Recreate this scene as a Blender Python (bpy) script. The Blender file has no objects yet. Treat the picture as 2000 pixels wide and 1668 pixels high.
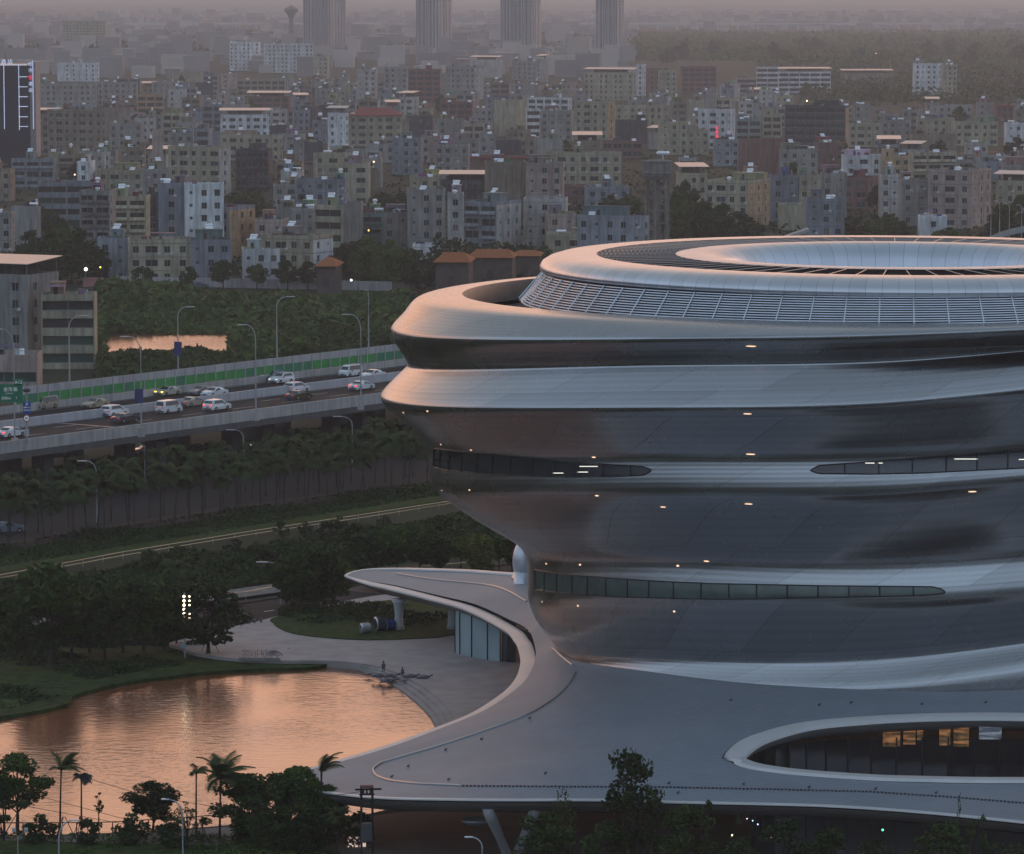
import bpy, bmesh, math, random
import numpy as np
from mathutils import Vector, Matrix
from mathutils.bvhtree import BVHTree
from mathutils.geometry import delaunay_2d_cdt
R = math.radians
rnd = random.Random(7)
scene = bpy.context.scene
C = scene.collection
# ------------------------------------------------------------------ camera
F, CX, CY, H, Y0 = 8300.0, 1000.0, 834.0, 72.0, -30.0
PITCH = math.atan((CY - Y0) / F)
cd = bpy.data.cameras.new('camera'); cam = bpy.data.objects.new('camera', cd); C.objects.link(cam)
cd.sensor_width = 36; cd.lens = 36 * F / 2000; cd.clip_start = 5; cd.clip_end = 60000
cam.location = (0, 0, H); cam.rotation_euler = (R(90) - PITCH, 0, 0)
scene.camera = cam
# ------------------------------------------------------------------ world and sun
SUN_EL, SUN_AZ = R(3.0), R(32)          # low behind the city, a little to the right
w = bpy.data.worlds.new("World"); scene.world = w; w.use_nodes = True
nt = w.node_tree; N = nt.nodes; L = nt.links
for n in list(N): N.remove(n)
out = N.new('ShaderNodeOutputWorld'); bg = N.new('ShaderNodeBackground'); L.new(bg.outputs[0], out.inputs[0])
sky = N.new('ShaderNodeTexSky'); sky.sky_type = 'NISHITA'; sky.sun_disc = False
sky.sun_elevation = SUN_EL; sky.sun_rotation = SUN_AZ; sky.altitude = 50; sky.air_density = 1.4; sky.dust_density = 3.0; sky.ozone_density = 3.0
tc = N.new('ShaderNodeTexCoord'); sep = N.new('ShaderNodeSeparateXYZ'); L.new(tc.outputs['Generated'], sep.inputs[0])
ramp = N.new('ShaderNodeValToRGB'); L.new(sep.outputs['Z'], ramp.inputs[0])     # thin dusk overcast: warm low down, slate above
ramp.color_ramp.interpolation = 'EASE'
el = ramp.color_ramp.elements
el[0].position = 0.0; el[0].color = (1.75, 1.34, 1.24, 1)
el[1].position = 1.0; el[1].color = (0.30, 0.40, 0.52, 1)
for p_, c_ in ((0.16, (2.45, 1.24, 0.74, 1)), (0.34, (0.98, 0.82, 0.76, 1)), (0.55, (0.40, 0.48, 0.55, 1))):
    e = el.new(p_); e.color = c_
ramp2 = N.new('ShaderNodeValToRGB'); L.new(sep.outputs['Z'], ramp2.inputs[0])   # the half of the sky behind the camera, away from the sunset
e2 = ramp2.color_ramp.elements
e2[0].position = 0.0; e2[0].color = (0.28, 0.37, 0.48, 1)
e2[1].position = 1.0; e2[1].color = (0.30, 0.40, 0.52, 1)
e = e2.new(0.25); e.color = (0.70, 0.92, 1.22, 1)
mr = N.new('ShaderNodeMapRange'); L.new(sep.outputs['Y'], mr.inputs[0]); mr.inputs[1].default_value = 0.1; mr.inputs[2].default_value = 0.9
mr.interpolation_type = 'SMOOTHSTEP'
mx = N.new('ShaderNodeMix'); mx.data_type = 'RGBA'; L.new(mr.outputs[0], mx.inputs[0]); L.new(ramp2.outputs[0], mx.inputs[6]); L.new(ramp.outputs[0], mx.inputs[7])
sc_ = N.new('ShaderNodeVectorMath'); sc_.operation = 'SCALE'; L.new(sky.outputs[0], sc_.inputs[0]); sc_.inputs[3].default_value = 0.04
sc2 = N.new('ShaderNodeVectorMath'); sc2.operation = 'SCALE'; L.new(mx.outputs[2], sc2.inputs[0]); sc2.inputs[3].default_value = 5.2
ad = N.new('ShaderNodeVectorMath'); ad.operation = 'ADD'; L.new(sc_.outputs[0], ad.inputs[0]); L.new(sc2.outputs[0], ad.inputs[1])
L.new(ad.outputs[0], bg.inputs[0]); bg.inputs[1].default_value = 0.10
sd = bpy.data.lights.new('sun', 'SUN'); sd.energy = 0.5; sd.angle = R(20); sd.color = (1.0, 0.55, 0.36)
so = bpy.data.objects.new('sun', sd); C.objects.link(so)
sdir = Vector((math.sin(SUN_AZ) * math.cos(R(6)), math.cos(SUN_AZ) * math.cos(R(6)), math.sin(R(6))))
so.rotation_euler = sdir.to_track_quat('Z', 'Y').to_euler()
vs = scene.view_settings; vs.view_transform = 'Standard'; vs.look = 'None'; vs.exposure = 0.52; vs.gamma = 1
scene.cycles.max_bounces = 6; scene.cycles.volume_bounces = 0; scene.cycles.use_denoising = True
scene.cycles.transparent_max_bounces = 12
# ------------------------------------------------------------------ picture <-> place
cP, sP = math.cos(PITCH), math.sin(PITCH)
def G(px, py, z=0.0):
    a = (px - CX) / F; b = (CY - py) / F
    d = Vector((a, cP + b * sP, -sP + b * cP)); t = (z - H) / d.z
    return Vector((d.x * t, d.y * t, z))
def PD(px, py, D):                       # point on the pixel's ray at distance D along Y
    a = (px - CX) / F; b = (CY - py) / F
    d = Vector((a, cP + b * sP, -sP + b * cP)); t = D / d.y
    return Vector((d.x * t, D, H + d.z * t))
def proj(p):
    y = p[1] * cP - (p[2] - H) * sP; u = p[1] * sP + (p[2] - H) * cP
    return CX + F * p[0] / y, CY - F * u / y
# ------------------------------------------------------------------ mesh helpers
class MB:
    def __init__(s): s.v = []; s.f = []; s.m = []; s.uv = []
    def add(s, vs, fs, m=0):
        o = len(s.v); s.v += [tuple(p) for p in vs]; s.f += [tuple(i + o for i in f) for f in fs]; s.m += [m] * len(fs)
    def box(s, c, d, rz=0, m=0, bev=0):
        x, y, z = d[0] / 2, d[1] / 2, d[2] / 2; ca, sa = math.cos(rz), math.sin(rz)
        if bev:
            b = min(bev, x * .45, y * .45, z * .45)
            pts = []
            for (zz, k) in ((-z, b), (-z + b, 0), (z - b, 0), (z, b)):
                X, Y = x - k, y - k
                pts += [(-X, -Y, zz), (X, -Y, zz), (X, Y, zz), (-X, Y, zz)]
            fs = [(3, 2, 1, 0), (12, 13, 14, 15)]
            for l in range(3):
                for i in range(4):
                    j = (i + 1) % 4; fs.append((l * 4 + i, l * 4 + j, l * 4 + 4 + j, l * 4 + 4 + i))
        else:
            pts = [(-x, -y, -z), (x, -y, -z), (x, y, -z), (-x, y, -z), (-x, -y, z), (x, -y, z), (x, y, z), (-x, y, z)]
            fs = [(3, 2, 1, 0), (4, 5, 6, 7), (0, 1, 5, 4), (1, 2, 6, 5), (2, 3, 7, 6), (3, 0, 4, 7)]
        s.add([(c[0] + p[0] * ca - p[1] * sa, c[1] + p[0] * sa + p[1] * ca, c[2] + p[2]) for p in pts], fs, m)
    def tube(s, pts, r, n=8, m=0, caps=True):
        pts = [Vector(p) for p in pts]; k = len(pts)
        rs = r if isinstance(r, (list, tuple)) else [r] * k
        ring = []
        for i, p in enumerate(pts):
            t = (pts[min(i + 1, k - 1)] - pts[max(i - 1, 0)])
            t = t.normalized() if t.length > 1e-9 else Vector((0, 0, 1))
            a = t.cross(Vector((0, 0, 1)))
            if a.length < 1e-3: a = t.cross(Vector((0, 1, 0)))
            a.normalize(); b = t.cross(a).normalized()
            for j in range(n):
                q = 2 * math.pi * j / n
                ring.append(p + (a * math.cos(q) + b * math.sin(q)) * rs[i])
        fs = []
        for i in range(k - 1):
            for j in range(n):
                jj = (j + 1) % n; fs.append((i * n + j, i * n + jj, (i + 1) * n + jj, (i + 1) * n + j))
        if caps: fs.append(tuple(range(n - 1, -1, -1))); fs.append(tuple((k - 1) * n + j for j in range(n)))
        s.add(ring, fs, m)
    def cone(s, c, r0, r1, h, n=12, m=0): s.tube([c, (c[0], c[1], c[2] + h)], [r0, r1], n, m)
    def lathe(s, prof, n=24, c=(0, 0, 0), m=0, a0=0, a1=2 * math.pi):
        k = len(prof); full = abs(a1 - a0 - 2 * math.pi) < 1e-6; nn = n if full else n + 1
        vs = []
        for j in range(nn):
            q = a0 + (a1 - a0) * j / n
            for (r, z) in prof: vs.append((c[0] + r * math.cos(q), c[1] + r * math.sin(q), c[2] + z))
        fs = []
        for j in range(n):
            jj = (j + 1) % nn
            for i in range(k - 1): fs.append((j * k + i, jj * k + i, jj * k + i + 1, j * k + i + 1))
        s.add(vs, fs, m)
    def ball(s, c, r, n=12, k=7, sz=(1, 1, 1), m=0):
        prof = [(max(1e-4, r * math.sin(math.pi * i / k)), -r * math.cos(math.pi * i / k)) for i in range(k + 1)]
        o = len(s.v); s.lathe(prof, n, (0, 0, 0), m)
        for i in range(o, len(s.v)):
            p = s.v[i]; s.v[i] = (c[0] + p[0] * sz[0], c[1] + p[1] * sz[1], c[2] + p[2] * sz[2])
    def prism(s, poly, z0, z1, m=0, mt=None):
        n = len(poly); z0f = (lambda p: z0) if not callable(z0) else z0; z1f = (lambda p: z1) if not callable(z1) else z1
        vs = [(p[0], p[1], z0f(p)) for p in poly] + [(p[0], p[1], z1f(p)) for p in poly]
        s.add(vs, [(i, (i + 1) % n, n + (i + 1) % n, n + i) for i in range(n)], m)
        s.add([(p[0], p[1], z1f(p)) for p in poly], [tuple(range(n))], m if mt is None else mt)
    def quad(s, a, b, c, d, m=0): s.add([a, b, c, d], [(0, 1, 2, 3)], m)
    def mesh(s, name, mats, smooth=False):
        me = bpy.data.meshes.new(name); me.from_pydata(s.v, [], s.f)
        mats = mats if isinstance(mats, (list, tuple)) else [mats]
        for q in mats: me.materials.append(q)
        if any(s.m): me.polygons.foreach_set('material_index', s.m)
        if smooth:
            me.polygons.foreach_set('use_smooth', [True] * len(me.polygons))
            if smooth != 'all':
                try: me.set_sharp_from_angle(angle=R(38))
                except Exception: pass
        me.update(); return me
    def build(s, name, mats, parent=None, smooth=False, loc=(0, 0, 0), rz=0):
        return link(name, s.mesh(name, mats, smooth), parent, loc, rz)
def link(name, me, parent=None, loc=(0, 0, 0), rz=0, color=None):
    o = bpy.data.objects.new(name, me); C.objects.link(o); o.location = loc; o.rotation_euler = (0, 0, rz)
    if parent is not None: o.parent = parent
    if color: o.color = color
    return o
def tag(o, label=None, cat=None, group=None, kind=None):
    if label: o['label'] = label
    if cat: o['category'] = cat
    if group: o['group'] = group
    if kind: o['kind'] = kind
    return o
def thing(name, label, cat, loc=(0, 0, 0), rz=0, group=None):
    return tag(link(name, None, None, loc, rz), label, cat, group)
def copy_tree(o, parent=None):
    c = o.copy(); C.objects.link(c)
    if parent is not None: c.parent = parent
    for ch in list(o.children): copy_tree(ch, c)
    return c
def struct(o): o['kind'] = 'structure'; return o
# ------------------------------------------------------------------ materials
MATS = {}
def mat(name, col, rough=.8, metal=0.0, var=.25, scale=.6, spec=.5, emit=None, es=1.0, objcol=False, bump=0, streak=0, coat=0, detail=4, trans=None):
    if name in MATS: return MATS[name]
    m = bpy.data.materials.new(name); m.use_nodes = True; t = m.node_tree; n = t.nodes; l = t.links
    b = n['Principled BSDF']; b.inputs['Roughness'].default_value = rough; b.inputs['Metallic'].default_value = metal
    b.inputs['Specular IOR Level'].default_value = spec if rough < .75 or metal > .3 or spec != .5 else .12
    if coat: b.inputs['Coat Weight'].default_value = coat; b.inputs['Coat Roughness'].default_value = .08
    src = None
    if objcol:
        oi = n.new('ShaderNodeObjectInfo'); src = oi.outputs['Color']
    else:
        rgb = n.new('ShaderNodeRGB'); rgb.outputs[0].default_value = (*col, 1); src = rgb.outputs[0]
    if var:
        geo = n.new('ShaderNodeNewGeometry'); no = n.new('ShaderNodeTexNoise'); no.inputs['Scale'].default_value = scale; no.inputs['Detail'].default_value = detail
        l.new(geo.outputs['Position'], no.inputs['Vector'])
        mp = n.new('ShaderNodeMapRange'); mp.inputs[1].default_value = .25; mp.inputs[2].default_value = .75
        mp.inputs[3].default_value = 1 - var; mp.inputs[4].default_value = 1 + var; l.new(no.outputs[0], mp.inputs[0])
        f = mp.outputs[0]
        if streak:
            mpg = n.new('ShaderNodeMapping'); mpg.inputs['Scale'].default_value = (1.3, 1.3, .12); l.new(geo.outputs['Position'], mpg.inputs[0])
            n2 = n.new('ShaderNodeTexNoise'); n2.inputs['Scale'].default_value = 1.0; n2.inputs['Detail'].default_value = 5; l.new(mpg.outputs[0], n2.inputs['Vector'])
            m2 = n.new('ShaderNodeMapRange'); m2.inputs[1].default_value = .35; m2.inputs[2].default_value = .7; m2.inputs[3].default_value = 1 + streak * .3; m2.inputs[4].default_value = 1 - streak
            l.new(n2.outputs[0], m2.inputs[0]); mm = n.new('ShaderNodeMath'); mm.operation = 'MULTIPLY'; l.new(f, mm.inputs[0]); l.new(m2.outputs[0], mm.inputs[1]); f = mm.outputs[0]
        vm = n.new('ShaderNodeVectorMath'); vm.operation = 'SCALE'; l.new(src, vm.inputs[0]); l.new(f, vm.inputs[3]); src = vm.outputs[0]
        if bump:
            bp = n.new('ShaderNodeBump'); bp.inputs['Strength'].default_value = bump; bp.inputs['Distance'].default_value = .05; l.new(no.outputs[0], bp.inputs['Height']); l.new(bp.outputs[0], b.inputs['Normal'])
    l.new(src, b.inputs['Base Color'])
    if emit: b.inputs['Emission Color'].default_value = (*emit, 1); b.inputs['Emission Strength'].default_value = es
    MATS[name] = m; return m
# ================================================================== MUSEUM
AX, AY = 750 * 405 / F, 405.0
def pcs(xs, ys, per=2 * math.pi):         # periodic cubic spline
    xs = np.array(xs, float); ys = np.array(ys, float); n = len(xs)
    h = np.diff(np.append(xs, xs[0] + per)); A = np.zeros((n, n)); rr = np.zeros(n)
    for i in range(n):
        hm, hp = h[i - 1], h[i]; A[i, i - 1] += hm; A[i, i] += 2 * (hm + hp); A[i, (i + 1) % n] += hp
        rr[i] = 6 * ((ys[(i + 1) % n] - ys[i]) / hp - (ys[i] - ys[i - 1]) / hm)
    M = np.linalg.solve(A, rr)
    def f(q):
        q = (np.asarray(q, float) - xs[0]) % per + xs[0]
        i = np.clip(np.searchsorted(xs, q, side='right') - 1, 0, n - 1); j = (i + 1) % n; hh = h[i]; a = q - xs[i]; b = hh - a
        return (M[i] * b ** 3 + M[j] * a ** 3) / (6 * hh) + (ys[i] / hh - M[i] * hh / 6) * b + (ys[j] / hh - M[j] * hh / 6) * a
    return f
# xl, yl = left outline; rf = radius at the front; y at x = 1300, 1750, 2000
RINGS = [(903, 573, 36.4, 617, 629, 629), (868, 574, 36.9, 620, 631, 630), (822, 580, 37.9, 624, 633, 631),
 (803, 592, 39.2, 632, 636, 632), (788, 612, 40.2, 642, 640, 633), (766, 634, 40.9, 654, 647, 637), (763, 648, 41.1, 662, 654, 643), (770, 668, 40.8, 676, 669, 656),
 (797, 708, 39.9, 709, 700, 680), (788, 722, 40.0, 719, 709, 689), (765, 745, 41.0, 752, 740, 716), (744, 768, 42.0, 786, 775, 750),
 (743, 779, 42.2, 799, 787, 762), (752, 795, 41.8, 815, 805, 783), (800, 830, 40.3, 856, 852, 838), (833, 870, 39.7, 888, 886, 870),
 (836, 900, 39.7, 911, 907, 894), (838, 928, 39.9, 937, 932, 917), (845, 950, 40.0, 966, 960, 938), (868, 974, 39.5, 993, 985, 962), (935, 1020, 37.9, 1040, 1033, 1010),
 (1008, 1060, 36.9, 1082, 1086, 1070), (1029, 1092, 36.8, 1104, 1118, 1104), (1031, 1130, 37.1, 1138, 1147, 1130), (1032, 1172, 37.3, 1182, 1185, 1172),
 (1048, 1215, 36.3, 1236, 1233, 1212), (1078, 1252, 35.2, 1284, 1283, 1256), (1088, 1266, 35.2, 1298, 1300, 1270), (1094, 1275, 35.8, 1318, 1322, 1290), (1096, 1285, 36.5, 1336, 1345, 1314),
 (1094, 1292, 36.5, 1352, 1366, 1360), (1092, 1306, 36.2, 1372, 1386, 1380)]
def ringf(xl, yl, rf, y1, y2, y3):
    Rl = (1750 - xl) / F * 405.0; rb = Rl * .96; rr_ = rf + .45 * (Rl - rf)
    rad = pcs([0, math.pi / 2, math.pi, 1.5 * math.pi], [rr_, rb, Rl, rf])
    zl = H - (yl - Y0) * 405.0 / F
    ks = []
    for (x, y) in ((1300, y1), (1750, y2), (2000, y3)):
        best = min(np.linspace(math.pi * 1.02, math.pi * 1.95, 800), key=lambda q: abs(proj((AX + rad(q) * math.cos(q), AY + rad(q) * math.sin(q), 30))[0] - x))
        r_ = float(rad(best)); D = AY + r_ * math.sin(best)
        ks.append((best, H - (y - Y0) * D / F))
    zr = ks[2][1] + (ks[2][1] - ks[1][1]) * .8; zb = (zl + zr) / 2
    zf = pcs([0, math.pi / 2, math.pi, ks[0][0], ks[1][0], ks[2][0]], [zr, zb, zl, ks[0][1], ks[1][1], ks[2][1]])
    return rad, zf
NPH = 400; PH = np.arange(NPH) * 2 * math.pi / NPH
RR = []; ZZ = []
for rg in RINGS:
    a, b = ringf(*rg); RR.append(a(PH)); ZZ.append(b(PH))
RR = np.array(RR); ZZ = np.array(ZZ)
SUB = 7; K = len(RINGS)
def cr(P, i, t):
    p0, p1, p2, p3 = P[max(i - 1, 0)], P[i], P[i + 1], P[min(i + 2, K - 1)]
    return .5 * ((2 * p1) + (-p0 + p2) * t + (2 * p0 - 5 * p1 + 4 * p2 - p3) * t * t + (-p0 + 3 * p1 - 3 * p2 + p3) * t ** 3)
rows_r = []; rows_z = []
for i in range(K - 1):
    for s_ in range(SUB):
        rows_r.append(cr(RR, i, s_ / SUB)); rows_z.append(cr(ZZ, i, s_ / SUB))
rows_r.append(RR[-1]); rows_z.append(ZZ[-1])
rows_r = np.array(rows_r); rows_z = np.array(rows_z)
for _ in range(9):
    rows_r[1:-1] = .25 * rows_r[:-2] + .5 * rows_r[1:-1] + .25 * rows_r[2:]; rows_z[1:-1] = .25 * rows_z[:-2] + .5 * rows_z[1:-1] + .25 * rows_z[2:]
nr = len(rows_r)
bv = [(AX + rows_r[i, j] * math.cos(PH[j]), AY + rows_r[i, j] * math.sin(PH[j]), rows_z[i, j]) for i in range(nr) for j in range(NPH)]
bf = [(i * NPH + j, (i + 1) * NPH + j, (i + 1) * NPH + (j + 1) % NPH, i * NPH + (j + 1) % NPH) for i in range(nr - 1) for j in range(NPH)]
def metal_panels(name, nx, ny, shear, col=(.50, .51, .53), rough=.34, mort=.006, metal=.9, corr=0, var=.06):
    m = bpy.data.materials.new(name); m.use_nodes = True; t = m.node_tree; n = t.nodes; l = t.links; b = n['Principled BSDF']
    uv = n.new('ShaderNodeUVMap'); sp = n.new('ShaderNodeSeparateXYZ'); l.new(uv.outputs[0], sp.inputs[0])
    a = n.new('ShaderNodeMath'); a.operation = 'MULTIPLY'; a.inputs[1].default_value = nx; l.new(sp.outputs[0], a.inputs[0])
    b2 = n.new('ShaderNodeMath'); b2.operation = 'MULTIPLY_ADD'; b2.inputs[1].default_value = shear; l.new(sp.outputs[1], b2.inputs[0]); l.new(a.outputs[0], b2.inputs[2])
    c = n.new('ShaderNodeMath'); c.operation = 'MULTIPLY'; c.inputs[1].default_value = ny; l.new(sp.outputs[1], c.inputs[0])
    cb = n.new('ShaderNodeCombineXYZ'); l.new(b2.outputs[0], cb.inputs[0]); l.new(c.outputs[0], cb.inputs[1])
    br = n.new('ShaderNodeTexBrick'); br.inputs['Scale'].default_value = 1; br.inputs['Brick Width'].default_value = 1; br.inputs['Row Height'].default_value = 1
    br.inputs['Mortar Size'].default_value = mort; br.inputs['Mortar Smooth'].default_value = .3; br.inputs['Bias'].default_value = 0; br.offset = .37
    br.inputs['Color1'].default_value = (*[x * (1 - var) for x in col], 1); br.inputs['Color2'].default_value = (*[x * (1 + var) for x in col], 1); br.inputs['Mortar'].default_value = (.24, .24, .25, 1) if corr else (.14, .14, .15, 1)
    l.new(cb.outputs[0], br.inputs['Vector'])
    geo = n.new('ShaderNodeNewGeometry'); no = n.new('ShaderNodeTexNoise'); no.inputs['Scale'].default_value = .25; no.inputs['Detail'].default_value = 6; l.new(geo.outputs['Position'], no.inputs[0])
    mp = n.new('ShaderNodeMapRange'); mp.inputs[3].default_value = .94; mp.inputs[4].default_value = 1.06; l.new(no.outputs[0], mp.inputs[0])
    vm = n.new('ShaderNodeVectorMath'); vm.operation = 'SCALE'; l.new(br.outputs[0], vm.inputs[0]); l.new(mp.outputs[0], vm.inputs[3]); l.new(vm.outputs[0], b.inputs['Base Color'])
    mr_ = n.new('ShaderNodeMapRange'); mr_.inputs[3].default_value = rough - .02; mr_.inputs[4].default_value = rough + .04; l.new(no.outputs[0], mr_.inputs[0]); l.new(mr_.outputs[0], b.inputs['Roughness'])
    b.inputs['Metallic'].default_value = metal
    if corr:
        wv = n.new('ShaderNodeTexWave'); wv.wave_type = 'BANDS'; wv.bands_direction = 'Y'; wv.inputs['Scale'].default_value = corr; l.new(uv.outputs[0], wv.inputs[0])
        m5 = n.new('ShaderNodeMapRange'); m5.inputs[3].default_value = .94; m5.inputs[4].default_value = 1.04; l.new(wv.outputs[0], m5.inputs[0]); v5 = n.new('ShaderNodeVectorMath'); v5.operation = 'SCALE'; l.new(vm.outputs[0], v5.inputs[0]); l.new(m5.outputs[0], v5.inputs[3]); l.new(v5.outputs[0], b.inputs['Base Color'])
        bp = n.new('ShaderNodeBump'); bp.inputs['Strength'].default_value = .12; bp.inputs['Distance'].default_value = .03; l.new(wv.outputs[0], bp.inputs['Height']); l.new(bp.outputs[0], b.inputs['Normal'])
    MATS[name] = m; return m
def uv_grid(me, nrows, ncols, wrap=True):
    uvl = me.uv_layers.new(name='UVMap'); co = np.zeros((len(me.loops), 2)); k = 0
    for i in range(nrows - 1):
        for j in range(ncols):
            co[k:k + 4] = [(j / ncols, i / (nrows - 1)), (j / ncols, (i + 1) / (nrows - 1)), ((j + 1) / ncols, (i + 1) / (nrows - 1)), ((j + 1) / ncols, i / (nrows - 1))]; k += 4
    uvl.data.foreach_set('uv', co.ravel())
museum = thing('museum', 'large silver museum of rippled metal rings standing on its curved white base roof', 'museum', (AX, AY, 0))
def mlink(name, me, par=museum):
    o = link(name, me, par); o.location = (-AX, -AY, 0); return o
me = bpy.data.meshes.new('facade'); me.from_pydata(bv, [], bf); me.materials.append(metal_panels('facade_metal', 26, 12, 9, corr=28, rough=.26, var=.11, metal=1.0, col=(.40, .405, .41)))
me.polygons.foreach_set('use_smooth', [True] * len(me.polygons)); uv_grid(me, nr, NPH); me.update()
facade = mlink('facade', me)
body_bvh = BVHTree.FromPolygons([Vector(p) for p in bv], bf)
def hit(px, py, bvh=None):
    a = (px - CX) / F; b = (CY - py) / F; d = Vector((a, cP + b * sP, -sP + b * cP)).normalized()
    return (bvh or body_bvh).ray_cast(Vector((0, 0, H)), d)
# ---- terrace behind the rim and the crown
m_dark = mat('dark_membrane', (.05, .045, .045), .7)
def revolve(name, prof, m, n=240, tilt=0.0, par=museum, smooth='all', cx=0, cy=0):
    b = MB(); k = len(prof)
    for j in range(n):
        q = 2 * math.pi * j / n
        for (r, z) in prof: b.v.append((AX + cx + r * math.cos(q), AY + cy + r * math.sin(q), z + tilt * r * math.cos(q)))
    for i in range(k - 1):
        for j in range(n): b.f.append((j * k + i, j * k + i + 1, ((j + 1) % n) * k + i + 1, ((j + 1) % n) * k + i)); b.m.append(0)
    me = b.mesh(name, m, smooth)
    uvl = me.uv_layers.new(name='UVMap'); co = []
    for i in range(k - 1):
        for j in range(n):
            co += [(j / n, i / (k - 1)), (j / n, (i + 1) / (k - 1)), ((j + 1) / n, (i + 1) / (k - 1)), ((j + 1) / n, i / (k - 1))]
    uvl.data.foreach_set('uv', np.array(co).ravel())
    return mlink(name, me, par)
lipv = []; nl = NPH; b = MB()
for k_, (dr, dz) in enumerate(((0, 0), (-.15, -.3), (-.15, -1.9))):
    for j in range(nl): b.v.append((AX + (RR[0][j] + dr) * math.cos(PH[j]), AY + (RR[0][j] + dr) * math.sin(PH[j]), ZZ[0][j] + dz))
for k_ in range(2):
    for j in range(nl): b.f.append((k_ * nl + j, k_ * nl + (j + 1) % nl, (k_ + 1) * nl + (j + 1) % nl, (k_ + 1) * nl + j)); b.m.append(0)
o = mlink('terrace_wall', b.mesh('terrace_wall', mat('terrace_wall', (.10, .095, .09), .6), 'all'))
revolve('terrace_floor', [(30, 40.9), (41.3, 40.9)], m_dark, 120, .018)
TL = .012
m_rim = metal_panels('crown_panels', 146, 1, 0, mort=.010, rough=.30, col=(.62, .62, .64))
for mm_ in (m_rim,): pass
revolve('crown_rim', [(28.5, 46.35), (29.5, 46.42), (31, 46.40), (32.2, 46.28), (33.1, 46.02), (33.7, 45.65), (33.95, 45.2), (33.9, 44.9), (33.5, 44.75)], m_rim, 292, -.003)
revolve('louvre_backing', [(33.2, 45.0), (35.0, 42.0)], mat('louvre_backing', (.012, .013, .018), .5), 120, .004)
b = MB(); NB = 73
m_louv = mat('louvre_metal', (.72, .75, .79), .4, .6, var=.08)
def crown_pt(t, q, off=0):
    r = 33.55 + (35.75 - 33.55) * t + off; z = 44.85 + (42.35 - 44.85) * t + .004 * r * math.cos(q) * (1 + 2 * t)
    return (AX + r * math.cos(q), AY + r * math.sin(q), z)
n_ = 292
for s_ in range(13):
    t = .03 + s_ * .94 / 12; k = len(b.v)
    for j in range(n_):
        q = 2 * math.pi * j / n_
        for (dr, dz) in ((-.12, -.03), (.09, -.042), (.07, .034), (-.12, .045)):
            p = crown_pt(t, q, dr); b.v.append((p[0], p[1], p[2] + dz))
    for j in range(n_):
        jj = (j + 1) % n_
        for c in range(4): b.f.append((k + j * 4 + c, k + jj * 4 + c, k + jj * 4 + (c + 1) % 4, k + j * 4 + (c + 1) % 4)); b.m.append(0)
mlink('louvre', b.mesh('louvre', m_louv))
def ring_parts(name, p0, p1, r, m):
    q0 = 1.5 * math.pi; b = MB(); c_, s_ = math.cos(q0), math.sin(q0)
    b.tube([(p0[0] * c_, p0[0] * s_, p0[1]), (p1[0] * c_, p1[0] * s_, p1[1])], r, 4); me = b.mesh(name, m)
    for j in range(NB):
        o = link(name, me, museum); q = 2 * math.pi * (j + .5) / NB; o.rotation_euler = (0, 0, q); o.location = (0, 0, .004 * 34 * math.cos(q0 + q) * (1 if 'post' in name else -.7))
ring_parts('louvre_post', (33.72, 44.85), (35.95, 42.3), .06, m_louv)
# solar ring with radial ribs, then the funnel
ms = mat('solar_ring', (.075, .07, .085), .42, .35, var=.2, scale=2)
revolve('solar_ring', [(20.7, 46.22), (28.6, 46.22)], ms, 240, -.003)
m_ribw = mat('rib_metal', (.42, .36, .32), .5, .6, var=.05)
ring_parts('roof_rib', (20.9, 46.3), (28.5, 46.3), .055, m_ribw)
b = MB()
for r in np.arange(21.6, 28.4, .42):
    for j in range(180):
        q0, q1 = 2 * math.pi * j / 180, 2 * math.pi * (j + 1) / 180
        b.quad(*[(AX + rr * math.cos(q), AY + rr * math.sin(q), 46.262 - .003 * rr * math.cos(q) + dz) for rr, q, dz in ((r, q0, 0), (r, q1, 0), (r + .16, q1, .05), (r + .16, q0, .05))])
mlink('solar_fin', b.mesh('solar_fin', mat('fin_metal', (.20, .18, .19), .35, .8, var=.1)))
revolve('funnel', [(21.0, 46.35), (20.6, 46.42), (19.4, 46.45), (18.2, 46.38), (17.3, 46.1), (16.6, 45.6), (16.2, 44.9), (16.0, 44.0), (15.9, 43.2)], metal_panels('funnel_panels', 73, 1, 0, mort=.012, rough=.33, col=(.60, .62, .66)), 292, -.003)
revolve('funnel_floor', [(.3, 43.5), (16, 43.5)], mat('funnel_floor', (.10, .12, .15), .5), 90)
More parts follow.
